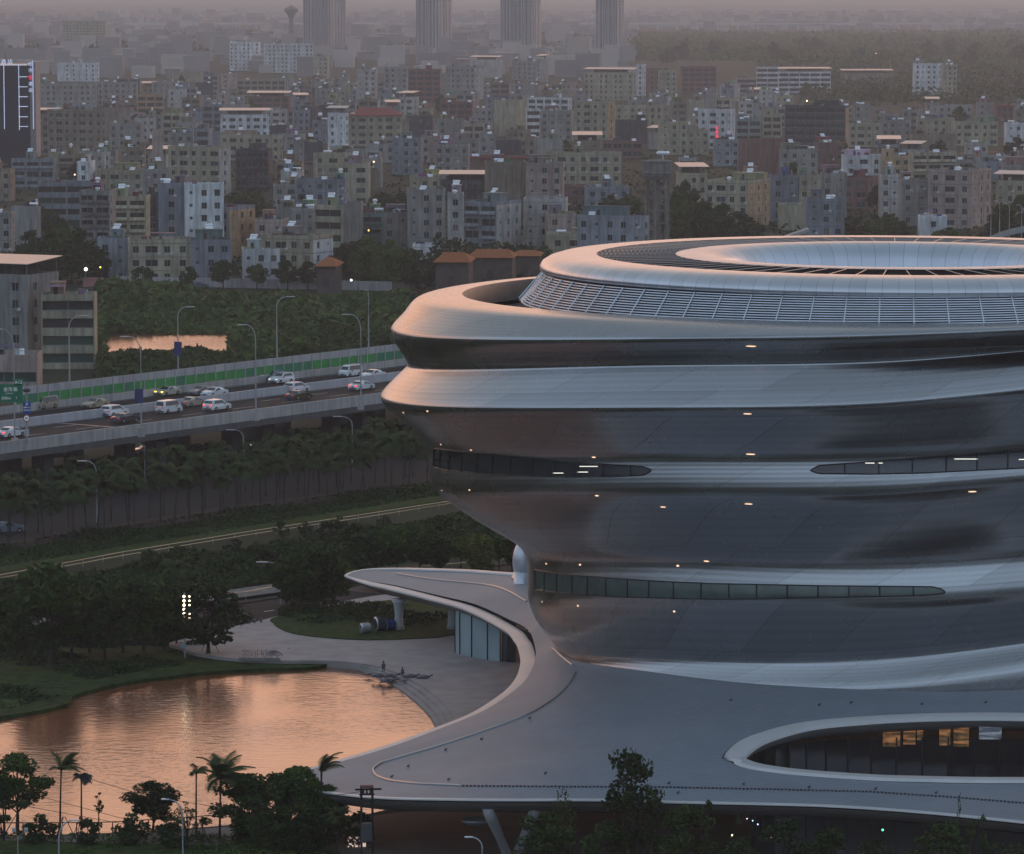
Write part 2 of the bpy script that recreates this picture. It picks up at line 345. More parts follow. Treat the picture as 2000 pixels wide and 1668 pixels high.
# ---- glazed bands lying in the ripples
m_gl = mat('band_glass', (.018, .022, .026), .12, 0, var=.5, scale=.35, spec=.9)
m_glg = mat('band_glass_green', (.07, .10, .085), .16, 0, var=.5, scale=.3, spec=.7)
m_mul = mat('mullion', (.012, .012, .014), .4)
def lerp_poly(P, x): return float(np.interp(x, [p[0] for p in P], [p[1] for p in P]))
def band(top, bot, step, mgl, lamps=(), mul=7.0):
    x0, x1 = top[0][0], top[-1][0]; cols = []
    xs = list(np.arange(x0, x1, step)) + [x1]
    for x in xs:
        yt, yb = lerp_poly(top, x), lerp_poly(bot, x); col = []
        for k in range(7):
            y = yt + (yb - yt) * k / 6; h = hit(x, y)
            if h[0] is None: col = None; break
            col.append(h[0] + h[1].normalized() * (-1 if h[1].dot(h[0] - Vector((0, 0, H))) > 0 else 1) * .05)
        if col: cols.append((x, col))
    b = MB()
    for (xa, A), (xb, B) in zip(cols, cols[1:]):
        for k in range(6): b.quad(A[k + 1], B[k + 1], B[k], A[k])
    o = mlink('window_band', b.mesh('window_band', mgl, 'all'))
    edge = MB()
    last = None
    for x, col in cols:
        if last is None or (col[3] - last).length > mul / 2.6:
            n_v = (col[3] - Vector((AX, AY, col[3].z))).normalized() * .03
            b = MB(); b.tube([col[0] + n_v, col[3] + n_v, col[6] + n_v], .07, 4); last = col[3]; link('mullion', b.mesh('mullion', m_mul), o)
    edge.tube([c[0] for _, c in cols] + [c[6] for _, c in cols][::-1], .06, 4)
    link('frame', edge.mesh('frame', m_mul), o)
    for (xa, ya, xb, yb) in lamps:
        A, B = hit(xa, ya)[0], hit(xb, yb)[0]; d = (Vector((0, 0, H)) - A).normalized() * .12
        q = MB(); q.tube([A + d, B + d], .035, 4); link('strip_lamp', q.mesh('strip_lamp', mat('strip_lamp', (.9, .9, .85), emit=(1, .93, .78), es=.7, var=0)), o)
    return o
m_glB = m_gl
tag(band([(848, 876), (900, 881), (1000, 890), (1100, 900), (1200, 908), (1255, 911), (1271, 917)], [(848, 912), (870, 918), (950, 926), (1100, 932), (1200, 931), (1258, 928), (1271, 920)], 6, m_gl,
     ((1132, 911, 1167, 911), (1079, 924, 1100, 924), (1127, 922, 1148, 922))), 'dark glazed band with three lit strip lamps')
tag(band([(1584, 918), (1600, 909), (1700, 902), (1800, 893), (1900, 886), (2000, 877), (2080, 870)], [(1584, 920), (1600, 925), (1700, 926), (1800, 924), (1900, 919), (2000, 914), (2080, 908)], 6, m_gl,
     ((1690, 904.5, 1708, 904.5), (1715, 904.5, 1724, 904.5), (1864, 896.5, 1910, 896.5), (1990, 897.5, 2010, 897))), 'dark glazed band pointing left')
tag(band([(1046, 1113), (1100, 1122), (1200, 1130), (1300, 1136), (1400, 1140), (1500, 1142), (1600, 1144), (1700, 1145), (1820, 1146), (1838, 1150), (1845, 1155)],
     [(1046, 1152), (1100, 1158), (1200, 1165), (1300, 1168), (1400, 1170), (1500, 1169), (1600, 1167), (1700, 1165), (1800, 1163), (1830, 1161), (1845, 1158)], 6, m_glg, (), 7), 'long greenish glazed band low on the drum')
# small glowing lozenges that paint warm lamp reflections on the metal
m_glint = mat('lamp_glint', (1, .8, .6), emit=(1, .62, .38), es=.9, var=0)
for (x, y, wd) in ((788, 806, 6), (863, 958, 4), (917, 957, 5), (1067, 1101, 5), (1133, 1103, 6), (1059, 1175, 3), (1129, 1183, 5), (1166, 968, 9), (1324, 1105, 6), (1380, 1096, 12), (1462, 984, 16), (1466, 887, 18),
                   (1467, 676, 20), (1160, 893, 9), (920, 879, 8), (861, 868, 5), (1295, 990, 12), (1317, 1194, 5), (1899, 960, 16), (1460, 808, 16), (835, 803, 6)):
    h = hit(x, y)
    if h[0] is None: continue
    n_v = h[1] if h[1].dot(h[0] - Vector((0, 0, H))) < 0 else -h[1]
    tx = n_v.cross(Vector((0, 0, 1))).normalized(); ty = tx.cross(n_v).normalized(); p = h[0] + n_v * .04; b = MB()
    ww = wd / 20.8 / 2; hh = .055 if wd > 7 else .09
    b.add([p + tx * ww * math.cos(q) + ty * hh * math.sin(q) for q in np.arange(0, 2 * math.pi, math.pi / 5)], [tuple(range(10))])
    mlink('lamp_glint', b.mesh('lamp_glint', m_glint))
# egg shaped stair tower behind the drum
b = MB(); e_ = PD(1025, 1096, 458); b.ball((e_.x, e_.y, e_.z), 1.0, 28, 16, (1.35, 1.35, 2.4))
b.tube([(e_.x, e_.y, 5), (e_.x, e_.y, e_.z - 1)], [1.2, 1.2], 20)
mlink('egg_tower', b.mesh('egg_tower', mat('egg_metal', (.6, .62, .66), .35, .6, var=.05), 'all'))
# ================================================================== CANOPY (curved base roof)
def cz(P): return [(x, y, z) for x, y, z in P]
plaza_side = [(672, 1124, 5.2), (685, 1131, 5.1), (720, 1142, 5.2), (760, 1151, 5.4), (840, 1171, 5.8), (920, 1196, 6.2), (980, 1228, 6.5), (1004, 1253, 6.6), (1016, 1285, 6.7), (1012, 1315, 6.7), (992, 1344, 6.6),
              (955, 1372, 6.3), (912, 1397, 6.0), (844, 1424, 5.5), (760, 1454, 5.0), (680, 1479, 4.5), (600, 1502, 4.1), (562, 1513, 3.9), (545, 1521, 3.9)]
front_side = [(560, 1532, 4.1), (600, 1542, 4.6), (650, 1551, 5.2), (720, 1558, 5.9), (820, 1562, 6.5), (1000, 1564, 7), (1300, 1568, 7.2), (1600, 1575, 7.3), (1800, 1588, 7.3), (2000, 1608, 7.3), (2200, 1632, 7.3), (2380, 1640, 7.4)]
back_side = [(2560, 1500, 8), (2560, 1350, 8.3), (2480, 1230, 8.4), (2200, 1165, 8.4), (1800, 1150, 8.2), (1400, 1140, 8), (1150, 1130, 7.4), (1000, 1119, 6.9), (930, 1114, 6.5), (850, 1111, 6.1), (790, 1110, 5.8), (730, 1111, 5.5), (692, 1116, 5.3)]
def smooth_closed(P, n):
    P = [Vector(p) for p in P]; k = len(P); o = []
    for i in range(k):
        p0, p1, p2, p3 = P[i - 1], P[i], P[(i + 1) % k], P[(i + 2) % k]
        m = max(2, int(round((p2 - p1).length / n)))
        for s in range(m):
            t = s / m; o.append(.5 * ((2 * p1) + (-p0 + p2) * t + (2 * p0 - 5 * p1 + 4 * p2 - p3) * t * t + (-p0 + 3 * p1 - 3 * p2 + p3) * t ** 3))
    return o
OUT = smooth_closed([G(*p) for p in plaza_side + front_side + back_side], 1.2)
hole_px = [(1410, 1478, 8.4), (1425, 1461, 8.6), (1470, 1437, 8.9), (1560, 1413, 9.2), (1680, 1399, 9.5), (1830, 1392, 9.6), (1990, 1392, 9.6), (2130, 1402, 9.5), (2250, 1430, 9.1), (2290, 1470, 8.5), (2230, 1505, 8.0), (2120, 1527, 7.7),
           (1960, 1530, 7.5), (1820, 1528, 7.5), (1700, 1524, 7.6), (1560, 1514, 7.7), (1470, 1502, 7.8), (1425, 1491, 7.9)]
HOLE_OUT = smooth_closed([G(*p) for p in hole_px], 1.0)
ctrl = [G(*p) for p in plaza_side + front_side + back_side + hole_px] + [G(*p) for p in ((1085, 1265, 9.0), (1060, 1215, 8.6), (1150, 1312, 9.3), (1300, 1348, 9.7), (1650, 1364, 10.1), (2000, 1358, 10.2), (1040, 1150, 7.9), (900, 1440, 6.6), (1200, 1450, 8.3), (850, 1500, 6.0), (1000, 1500, 7.2), (1300, 1520, 7.9), (1100, 1380, 8.6), (1450, 1395, 9.3), (1550, 1380, 9.7), (2200, 1370, 10))] + [Vector((AX, AY, 10))]
def tps(P):
    P = np.array([tuple(p) for p in P]); n = len(P); d = np.hypot(P[:, None, 0] - P[None, :, 0], P[:, None, 1] - P[None, :, 1])
    U = np.where(d > 0, d * d * np.log(d + 1e-12), 0) + np.eye(n) * 2.0
    A = np.zeros((n + 3, n + 3)); A[:n, :n] = U; A[:n, n] = 1; A[:n, n + 1:] = P[:, :2]; A[n, :n] = 1; A[n + 1:, :n] = P[:, :2].T
    wv = np.linalg.solve(A, np.append(P[:, 2], [0, 0, 0]))
    def f(x, y):
        d = np.hypot(P[:, 0] - x, P[:, 1] - y); u = np.where(d > 0, d * d * np.log(d + 1e-12), 0)
        return float(wv[:n] @ u + wv[n] + wv[n + 1] * x + wv[n + 2] * y)
    return f
CZ = tps(ctrl)
def on_canopy(px, py, off=0.0):
    z = 7.0
    for _ in range(12):
        p = G(px, py, z); z = z + .7 * (CZ(p.x, p.y) + off - z)
    return G(px, py, z)
def inside(p, poly):
    x, y = p[0], p[1]; c = False; n = len(poly); j = n - 1
    for i in range(n):
        xi, yi, xj, yj = poly[i][0], poly[i][1], poly[j][0], poly[j][1]
        if (yi > y) != (yj > y) and x < (xj - xi) * (y - yi) / (yj - yi) + xi: c = not c
        j = i
    return c
def triangulate(outline, holes=(), step=1.6, zf=None):
    pts = [Vector((p[0], p[1])) for p in outline]; edges = [(i, (i + 1) % len(pts)) for i in range(len(pts))]
    for h in holes:
        o = len(pts); pts += [Vector((p[0], p[1])) for p in h]; edges += [(o + i, o + (i + 1) % len(h)) for i in range(len(h))]
    xs = [p[0] for p in outline]; ys = [p[1] for p in outline]
    if step:
        row = 0
        for y in np.arange(min(ys), max(ys), step):
            row += 1
            for x in np.arange(min(xs) + (row % 2) * step / 2, max(xs), step):
                q = (x, y)
                if inside(q, outline) and not any(inside(q, h) for h in holes): pts.append(Vector(q))
    v, e, f, *_ = delaunay_2d_cdt(pts, edges, [], 1, 1e-4)
    fs = []
    for t in f:
        c = sum((v[i] for i in t), Vector((0, 0))) / len(t)
        if not inside(c, outline) or any(inside(c, h) for h in holes): continue
        a = (v[t[1]] - v[t[0]]).cross(v[t[2]] - v[t[0]])
        fs.append(tuple(t) if a > 0 else tuple(reversed(t)))
    return [(p.x, p.y, zf(p.x, p.y) if zf else 0.0) for p in v], fs
def offset_poly(P, d, inward=True, taper=None):
    n = len(P); o = []
    area = sum(P[i][0] * P[(i + 1) % n][1] - P[(i + 1) % n][0] * P[i][1] for i in range(n)); sg = 1 if area > 0 else -1
    for i in range(n):
        a, b_ = P[i - 2], P[(i + 2) % n]; t = Vector((b_[0] - a[0], b_[1] - a[1])); t.normalize()
        nrm = Vector((-t.y, t.x)) * sg; k = d * (taper[i] if taper else 1)
        o.append(Vector((P[i][0] + nrm.x * k, P[i][1] + nrm.y * k, P[i][2] if len(P[i]) > 2 else 0)))
    return o
HOLE = offset_poly(HOLE_OUT, 1.7)
tips = [G(672, 1124, 5.2), G(545, 1521, 3.9)]
tap = [max(.12, min(1.0, min((Vector(p) - t).length for t in tips) / 9.0)) for p in OUT]
canopy = thing('curved_base_roof', 'wide grey ribbed metal roof sweeping round the pond with smooth pale rim', 'canopy roof', (AX, AY - 20, 0))
def clink(name, me, par=None):
    o = link(name, me, par or canopy)
    if par is None: o.location = (-AX, -(AY - 20), 0)
    return o
def ribbed(name, col, sc, ang, rough=.55, metal=.2, bs=.5):
    m = bpy.data.materials.new(name); m.use_nodes = True; t = m.node_tree; n = t.nodes; l = t.links; b = n['Principled BSDF']
    geo = n.new('ShaderNodeNewGeometry'); mp = n.new('ShaderNodeMapping'); mp.inputs['Rotation'].default_value = (0, 0, ang); l.new(geo.outputs['Position'], mp.inputs[0])
    wv = n.new('ShaderNodeTexWave'); wv.bands_direction = 'Y'; wv.inputs['Scale'].default_value = sc; l.new(mp.outputs[0], wv.inputs[0])
    no = n.new('ShaderNodeTexNoise'); no.inputs['Scale'].default_value = .16; no.inputs['Detail'].default_value = 9; no.inputs['Roughness'].default_value = .65; l.new(geo.outputs['Position'], no.inputs[0])
    m1 = n.new('ShaderNodeMapRange'); m1.inputs[3].default_value = .72; m1.inputs[4].default_value = 1.25; l.new(no.outputs[0], m1.inputs[0])
    m2 = n.new('ShaderNodeMapRange'); m2.inputs[3].default_value = .8; m2.inputs[4].default_value = 1.1; l.new(wv.outputs[0], m2.inputs[0])
    mm = n.new('ShaderNodeMath'); mm.operation = 'MULTIPLY'; l.new(m1.outputs[0], mm.inputs[0]); l.new(m2.outputs[0], mm.inputs[1])
    rgb = n.new('ShaderNodeRGB'); rgb.outputs[0].default_value = (*col, 1); vm = n.new('ShaderNodeVectorMath'); vm.operation = 'SCALE'; l.new(rgb.outputs[0], vm.inputs[0]); l.new(mm.outputs[0], vm.inputs[3]); l.new(vm.outputs[0], b.inputs['Base Color'])
    bp = n.new('ShaderNodeBump'); bp.inputs['Strength'].default_value = bs; bp.inputs['Distance'].default_value = .05; l.new(wv.outputs[0], bp.inputs['Height']); l.new(bp.outputs[0], b.inputs['Normal'])
    b.inputs['Roughness'].default_value = rough; b.inputs['Metallic'].default_value = metal
    MATS[name] = m; return m
m_roof = ribbed('ribbed_roof', (.235, .265, .30), .55, R(-24))
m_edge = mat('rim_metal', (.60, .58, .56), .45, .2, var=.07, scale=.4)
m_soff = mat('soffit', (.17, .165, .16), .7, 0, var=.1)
fr_pts = [G(*p) for p in front_side[1:]]
def near_front(p): return min((Vector(p) - q).length for q in smf)
smf = smooth_closed(fr_pts + fr_pts[::-1], 3)
wid = [t * (.30 if near_front(p) < 3 else 1.0) for t, p in zip(tap, OUT)]
for _ in range(6): wid = [(wid[i - 1] + wid[i] + wid[(i + 1) % len(wid)]) / 3 for i in range(len(wid))]
inner = offset_poly(OUT, 1.5, taper=wid)
HIN = HOLE_OUT
# ribbed sheet between the rims
v, f = triangulate(inner, [HIN], 1.7, CZ); me = bpy.data.meshes.new('roof_sheet'); me.from_pydata(v, [], f); me.materials.append(m_roof); me.polygons.foreach_set('use_smooth', [True] * len(f)); me.update()
clink('roof_sheet', me); can_bvh = BVHTree.FromPolygons([Vector(p) for p in v], f)
def rim(P, offs, name, m, tp=None):
    rows = []
    for (d, dz) in offs:
        o = offset_poly(P, d, taper=tp); tt = tp or [1] * len(P)
        rows.append([Vector((q.x, q.y, CZ(p[0], p[1]) + dz * (k if dz < 0 else 1))) for q, p, k in zip(o, P, [max(.35, t) for t in tt])])
    b = MB(); n = len(P)
    for r in rows: b.v += [tuple(p) for p in r]
    for i in range(len(rows) - 1):
        for j in range(n): b.f.append((i * n + j, i * n + (j + 1) % n, (i + 1) * n + (j + 1) % n, (i + 1) * n + j)); b.m.append(0)
    return clink(name, b.mesh(name, m, True)), rows
rim(OUT, ((1.6, -.06), (1.5, .10), (.1, .08), (0, .02), (0, -.14)), 'rim', m_edge, wid)
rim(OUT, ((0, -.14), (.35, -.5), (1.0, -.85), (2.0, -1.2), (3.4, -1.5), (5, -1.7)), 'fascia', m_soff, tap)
rim(HOLE, ((-1.9, -.06), (-1.7, .18), (-.3, .16), (0, .0), (.05, -.25)), 'opening_rim', m_edge)
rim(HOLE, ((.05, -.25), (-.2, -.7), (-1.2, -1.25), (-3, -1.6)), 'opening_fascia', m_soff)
sof_out = offset_poly(OUT, 3.4, taper=tap)
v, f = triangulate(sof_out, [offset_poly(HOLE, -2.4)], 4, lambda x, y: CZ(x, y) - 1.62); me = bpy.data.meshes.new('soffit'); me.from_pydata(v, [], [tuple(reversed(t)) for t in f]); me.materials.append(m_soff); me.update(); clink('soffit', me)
# raised gutters on the roof
m_gut = mat('gutter_metal', (.42, .40, .38), .35, .7, var=.05)
for P in ([(1124, 1312), (1112, 1335), (1085, 1362), (1040, 1392), (950, 1425), (860, 1455), (780, 1478), (742, 1490), (727, 1502), (733, 1514), (760, 1524), (820, 1531), (900, 1534)],
          [(775, 1120), (850, 1132), (940, 1140), (970, 1145), (1000, 1158), (1028, 1174)], [(1078, 1266), (1098, 1283), (1118, 1298)], [(1000, 1130), (1003, 1122), (1020, 1119)]):
    Q = [on_canopy(x, y, .05) for x, y in P]; b = MB(); q2 = []
    for i in range(len(Q) - 1):
        for s in range(6): q2.append(Q[i].lerp(Q[i + 1], s / 6))
    q2.append(Q[-1])
    for _ in range(3): q2 = [q2[0]] + [(q2[i - 1] + q2[i] * 2 + q2[i + 1]) / 4 for i in range(1, len(q2) - 1)] + [q2[-1]]
    q2 = [Vector((p.x, p.y, CZ(p.x, p.y) + .05)) for p in q2]
    b.tube(q2, .10, 6); clink('gutter', b.mesh('gutter', m_gut, True))
b = MB()
for i, x in enumerate(np.arange(905, 2060, 7.5)):
    y = float(np.interp(x, [900, 1100, 1300, 1500, 1700, 1850, 2000, 2060], [1534.5, 1536, 1537, 1541, 1546, 1556, 1568, 1573])) + rnd.uniform(-.3, .3)
    p = on_canopy(x, y, .06); b.box(p, (.22, .16, .12), R(-6))
clink('snap_line', b.mesh('snap_line', mat('dark_clip', (.06, .065, .08), .5, .4)))
for (x, y) in ((797, 1496), (765, 1516), (876, 1522), (870, 1464), (940, 1443), (1306, 1529), (1324, 1548), (1452, 1531), (1580, 1537), (1710, 1540), (1828, 1548), (1065, 1510), (1034, 1402), (1427, 1367), (1662, 1372), (1800, 1375), (1925, 1371), (1600, 1376)):
    p = on_canopy(x, y, .1); b = MB(); b.box((0, 0, 0), (.22, .2, .12), 0, 0, .03); b.tube([(0, 0, .05), (.18, 0, .12)], .03, 4)
    o = clink('roof_vent', b.mesh('roof_vent', mat('dark_clip', ()))); o.location = Vector(o.location) + p
# columns, glass rooms and the court below the opening
m_col = mat('white_column', (.45, .45, .46), .5, 0, var=.05)
def column(base, top, r0=.5, r1=.95):
    b = MB(); A, B = Vector(base), Vector(top)
    b.tube([A, A.lerp(B, .12), A.lerp(B, .5), A.lerp(B, .85), B], [r0 * 1.25, r0, r0 * .88, r0 * 1.2, r1], 16)
    return clink('column', b.mesh('column', m_col, 'all'))
p = G(779, 1229, .86); column(p, (p.x, p.y, CZ(p.x, p.y) - 1.3), .5, .9)
p = G(883, 1228, .86); column(p, (p.x, p.y, CZ(p.x, p.y) - 1.3), .5, .9)
for (xb, xt) in ((1000, 952), (1000, 1046)):
    q = G(xb, 1690, 0); t = G(xt, 1580, 6.0); column(q, t, .40, .42)
q = G(1478, 1512, 2.5); column(PD(1484, 1532, 356), PD(1514, 1438, 361), .40, .5)
m_gw = mat('wall_glass', (.30, .39, .41), .22, 0, var=.12, scale=.4, spec=.8)
def glass_wall(P, z0, z1, mg, name='glass_wall', every=1):
    b = MB()
    for i in range(len(P) - 1):
        a, c = P[i], P[i + 1]; b.quad((a[0], a[1], z0), (c[0], c[1], z0), (c[0], c[1], z1), (a[0], a[1], z1))
    o = clink(name, b.mesh(name, mg)); mu = MB(); mu.box((0, 0, 0), (.14, .2, z1 - z0)); me = mu.mesh('mullion', m_mul)
    for i in range(0, len(P), every): link('mullion', me, o, (P[i][0], P[i][1], (z0 + z1) / 2))
    return o
cw = [G(889, 1277, .6), G(898, 1281, .6), G(921, 1286, .6), (G(952, 1291, .6)), G(977, 1295, .6)]
cw = [G(893, 1238, .6)] + cw
glass_wall(cw, .6, 5.4, m_gw)
glass_wall([G(981, 1295, .6), G(992, 1296, .6), G(1006, 1296, .6), G(1030, 1285, .6)], .6, 5.4, mat('dark_glass', (.03, .045, .05), .15, 0, var=.3, spec=.8))
hc = sum((Vector((p[0], p[1])) for p in HOLE), Vector((0, 0))) / len(HOLE)
gl = []
for q in np.linspace(R(172), R(8), 22):
    a_ = 16.5; bb = 9.5
    gl.append((hc.x + a_ * math.cos(q), hc.y + bb * math.sin(q) + 1.0))
m_cg = mat('court_glass', (.012, .012, .014), .08, 0, var=.3, spec=1.0)
court = glass_wall(gl, .0, 7.6, m_cg, 'court_glass')
# ================================================================== GROUND, WATER, ROADS
def px_poly(P, z): return [G(x, y, z) for x, y in P]
def sheet(name, P, z, m, step=0, smooth=True, grow=None):
    Q = smooth_closed(px_poly(P, z), 2.5) if smooth else px_poly(P, z)
    v, f = triangulate(Q, (), step, lambda x, y: z); me = bpy.data.meshes.new(name); me.from_pydata(v, [], f); me.materials.append(m); me.update()
    return struct(link(name, me))
def slab(name, P, z0, z1, m, smooth=True, holes=()):
    Q = smooth_closed(px_poly(P, z1), 2.5) if smooth else px_poly(P, z1)
    v, f = triangulate(Q, (), 0, lambda x, y: z1); n = len(Q)
    b = MB(); b.add(v, f); b.add([(p.x, p.y, z0) for p in Q] + [(p.x, p.y, z1) for p in Q], [(i, (i + 1) % n, n + (i + 1) % n, n + i) for i in range(n)])
    return struct(b.build(name, m))
m_grnd = mat('ground_soil', (.030, .036, .020), .95, 0, var=.5, scale=.05, detail=10)
b = MB(); b.quad((-9000, -2400, 0), (9000, -2400, 0), (9000, 24000, 0), (-9000, 24000, 0)); g = struct(b.build('ground', m_grnd))
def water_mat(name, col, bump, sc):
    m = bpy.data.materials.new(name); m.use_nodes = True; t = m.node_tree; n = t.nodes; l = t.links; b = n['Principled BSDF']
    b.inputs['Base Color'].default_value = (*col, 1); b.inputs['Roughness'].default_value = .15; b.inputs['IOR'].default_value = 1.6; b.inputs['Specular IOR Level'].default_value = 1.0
    geo = n.new('ShaderNodeNewGeometry'); mp = n.new('ShaderNodeMapping'); mp.inputs['Rotation'].default_value = (0, 0, R(25)); mp.inputs['Scale'].default_value = (.55, 1.0, 1); l.new(geo.outputs['Position'], mp.inputs[0])
    no = n.new('ShaderNodeTexNoise'); no.inputs['Scale'].default_value = sc; no.inputs['Detail'].default_value = 3; l.new(mp.outputs[0], no.inputs[0])
    n2 = n.new('ShaderNodeTexNoise'); n2.inputs['Scale'].default_value = .05; n2.inputs['Detail'].default_value = 2; l.new(geo.outputs['Position'], n2.inputs[0])
    m3 = n.new('ShaderNodeMapRange'); m3.inputs[1].default_value = .35; m3.inputs[2].default_value = .65; m3.inputs[3].default_value = .25; m3.inputs[4].default_value = 1.0; l.new(n2.outputs[0], m3.inputs[0])
    mm = n.new('ShaderNodeMath'); mm.operation = 'MULTIPLY'; l.new(no.outputs[0], mm.inputs[0]); l.new(m3.outputs[0], mm.inputs[1])
    bp = n.new('ShaderNodeBump'); bp.inputs['Strength'].default_value = bump; bp.inputs['Distance'].default_value = .12; l.new(mm.outputs[0], bp.inputs['Height']); l.new(bp.outputs[0], b.inputs['Normal'])
    MATS[name] = m; return m
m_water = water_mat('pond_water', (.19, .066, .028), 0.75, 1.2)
POND = [(-160, 1450), (0, 1402), (60, 1392), (128, 1376), (137, 1363), (170, 1352), (250, 1334), (330, 1322), (400, 1314), (480, 1309), (560, 1306), (620, 1303), (690, 1308), (740, 1322), (780, 1345), (815, 1375), (838, 1400), (850, 1424), (850, 1470), (820, 1530), (760, 1580),
        (660, 1597), (560, 1603), (450, 1611), (340, 1620), (160, 1629), (0, 1631), (-160, 1632)]
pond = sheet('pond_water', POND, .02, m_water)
m_pave = mat('plaza_paving', (.33, .285, .27), .7, 0, var=.2, scale=.5, detail=10)
PL = [(395, 1278), (372, 1272), (345, 1262), (330, 1256), (360, 1248), (420, 1236), (455, 1224), (500, 1214), (530, 1206), (600, 1190), (760, 1160), (1000, 1150), (1300, 1250), (1300, 1450), (1150, 1500), (960, 1500), (890, 1440), (885, 1400), (862, 1368), (826, 1340), (790, 1320), (750, 1304), (700, 1295), (640, 1290), (560, 1290), (470, 1287)]
slab('plaza', PL, -.1, .75, m_pave)
for i, z in enumerate((.55, .36, .17)):
    t = (i + 1) / 3.2
    A = [(885, 1400), (862, 1368), (826, 1340), (790, 1320), (750, 1304), (700, 1295), (640, 1291)]; B_ = [(850, 1424), (838, 1400), (815, 1375), (780, 1346), (740, 1323), (695, 1306), (640, 1298)]
    E_ = [(a[0] + (b_[0] - a[0]) * t + 1, a[1] + (b_[1] - a[1]) * t) for a, b_ in zip(A, B_)]
    slab('pond_step', [(700, 1292), (640, 1288)] [::-1] + [(760, 1298), (900, 1380), (930, 1430), (880, 1450)] + [(862 + 6 * (2 - i), 1428)] + E_, -.1 - .02 * i, z, m_pave, smooth=False)
m_grass = mat('lawn_grass', (.028, .050, .010), .95, 0, var=.75, scale=1.1, detail=10)
slab('lawn', [(-200, 1310), (60, 1270), (180, 1262), (300, 1262), (345, 1266), (395, 1280), (470, 1290), (560, 1293), (640, 1292), (620, 1301), (560, 1304), (480, 1307), (400, 1312), (330, 1320), (250, 1331), (170, 1349), (140, 1361), (132, 1374), (60, 1390), (0, 1400), (-160, 1446)], -.1, .4, m_grass)
slab('lawn', [(531, 1207), (600, 1190), (700, 1178), (800, 1170), (1000, 1170), (1000, 1200), (890, 1238), (820, 1246), (720, 1249), (640, 1245), (575, 1237), (545, 1226), (533, 1215)], -.1, .85, m_grass)
slab('promenade', [(-200, 1634), (160, 1632), (340, 1623), (450, 1614), (560, 1606), (660, 1600), (800, 1585), (1500, 1590), (2300, 1650), (2300, 1800), (-200, 1800)], -.1, .25, mat('promenade_paving', (.20, .17, .155), .8, 0, var=.15, scale=.3), smooth=False)
slab('lawn', [(-200, 1652), (350, 1650), (520, 1655), (640, 1662), (700, 1800), (-200, 1800)], -.1, .4, m_grass)
m_asph = mat('asphalt', (.020, .020, .022), .8, 0, var=.2, scale=.2)
m_side = mat('brick_sidewalk', (.06, .042, .038), .85, 0, var=.2, scale=.5)
m_kerb = mat('kerb_stone', (.26, .25, .235), .8)
def strip(name, A, B, z, m, dz=0):            # road between two pixel lines
    a = [G(x, y, z) for x, y in A]; c = [G(x, y, z) for x, y in B]; b = MB()
    for i in range(len(a) - 1): b.quad(a[i], a[i + 1], c[i + 1], c[i])
    return struct(b.build(name, m))
strip('road', [(-300, 1130), (0, 1068), (420, 1000), (900, 935), (1300, 885)], [(-300, 1020), (0, 985), (420, 930), (900, 880), (1300, 835)], .02, m_asph)
strip('sidewalk', [(-300, 1140), (0, 1078), (420, 1011), (900, 945), (1300, 893)], [(-300, 1118), (0, 1060), (420, 993), (900, 930), (1300, 880)], .14, m_side)
strip('verge', [(-300, 1180), (0, 1118), (420, 1048), (900, 972), (1300, 915)], [(-300, 1141), (0, 1079), (420, 1012), (900, 946), (1300, 894)], .06, m_grass)
strip('road', [(-300, 1375), (0, 1300), (300, 1243), (520, 1208), (760, 1175), (1000, 1140)], [(-300, 1325), (0, 1258), (300, 1205), (520, 1170), (760, 1135), (1000, 1100)], .02, m_asph)
strip('kerb', [(-300, 1325), (0, 1258), (300, 1205), (520, 1170), (760, 1135), (1000, 1100)], [(-300, 1320), (0, 1253), (300, 1201), (520, 1167), (760, 1132), (1000, 1097)], .15, m_side)
strip('channel_bank', [(-300, 1300), (0, 1240), (300, 1190), (520, 1160), (760, 1128)], [(-300, 1270), (0, 1215), (300, 1172), (520, 1142), (760, 1112)], .3, mat('concrete_bank', (.16, .16, .155), .8, 0, var=.25, streak=.4))
b = MB()
for (x0, x1, y0, y1) in ((60, 78, 1262, 1258), (135, 155, 1261, 1257), (175, 190, 1255, 1252), (470, 485, 1200, 1198), (515, 535, 1195, 1192), (575, 595, 1187, 1184), (630, 650, 1179, 1176), (-20, 0, 1285, 1280), (240, 258, 1245, 1242)):
    a, c = G(x0, y0, .03), G(x1, y1, .03); b.quad(a, c, c + Vector((0, .35, 0)), a + Vector((0, .35, 0)))
struct(b.build('lane_marking', mat('road_paint', (.6, .6, .58), .7)))
sheet('canal_water', [(200, 668), (225, 655), (265, 648), (330, 646), (385, 645), (440, 650), (462, 664), (450, 690), (400, 703), (310, 706), (225, 700)], .05, m_water)
# pool inside the court
v, f = triangulate(offset_poly(HOLE, -7), (), 0, lambda x, y: .3); me = bpy.data.meshes.new('court_water'); me.from_pydata(v, [], f); me.materials.append(water_mat('court_water', (.02, .02, .02), .4, 1.0)); me.update(); struct(link('court_water', me))
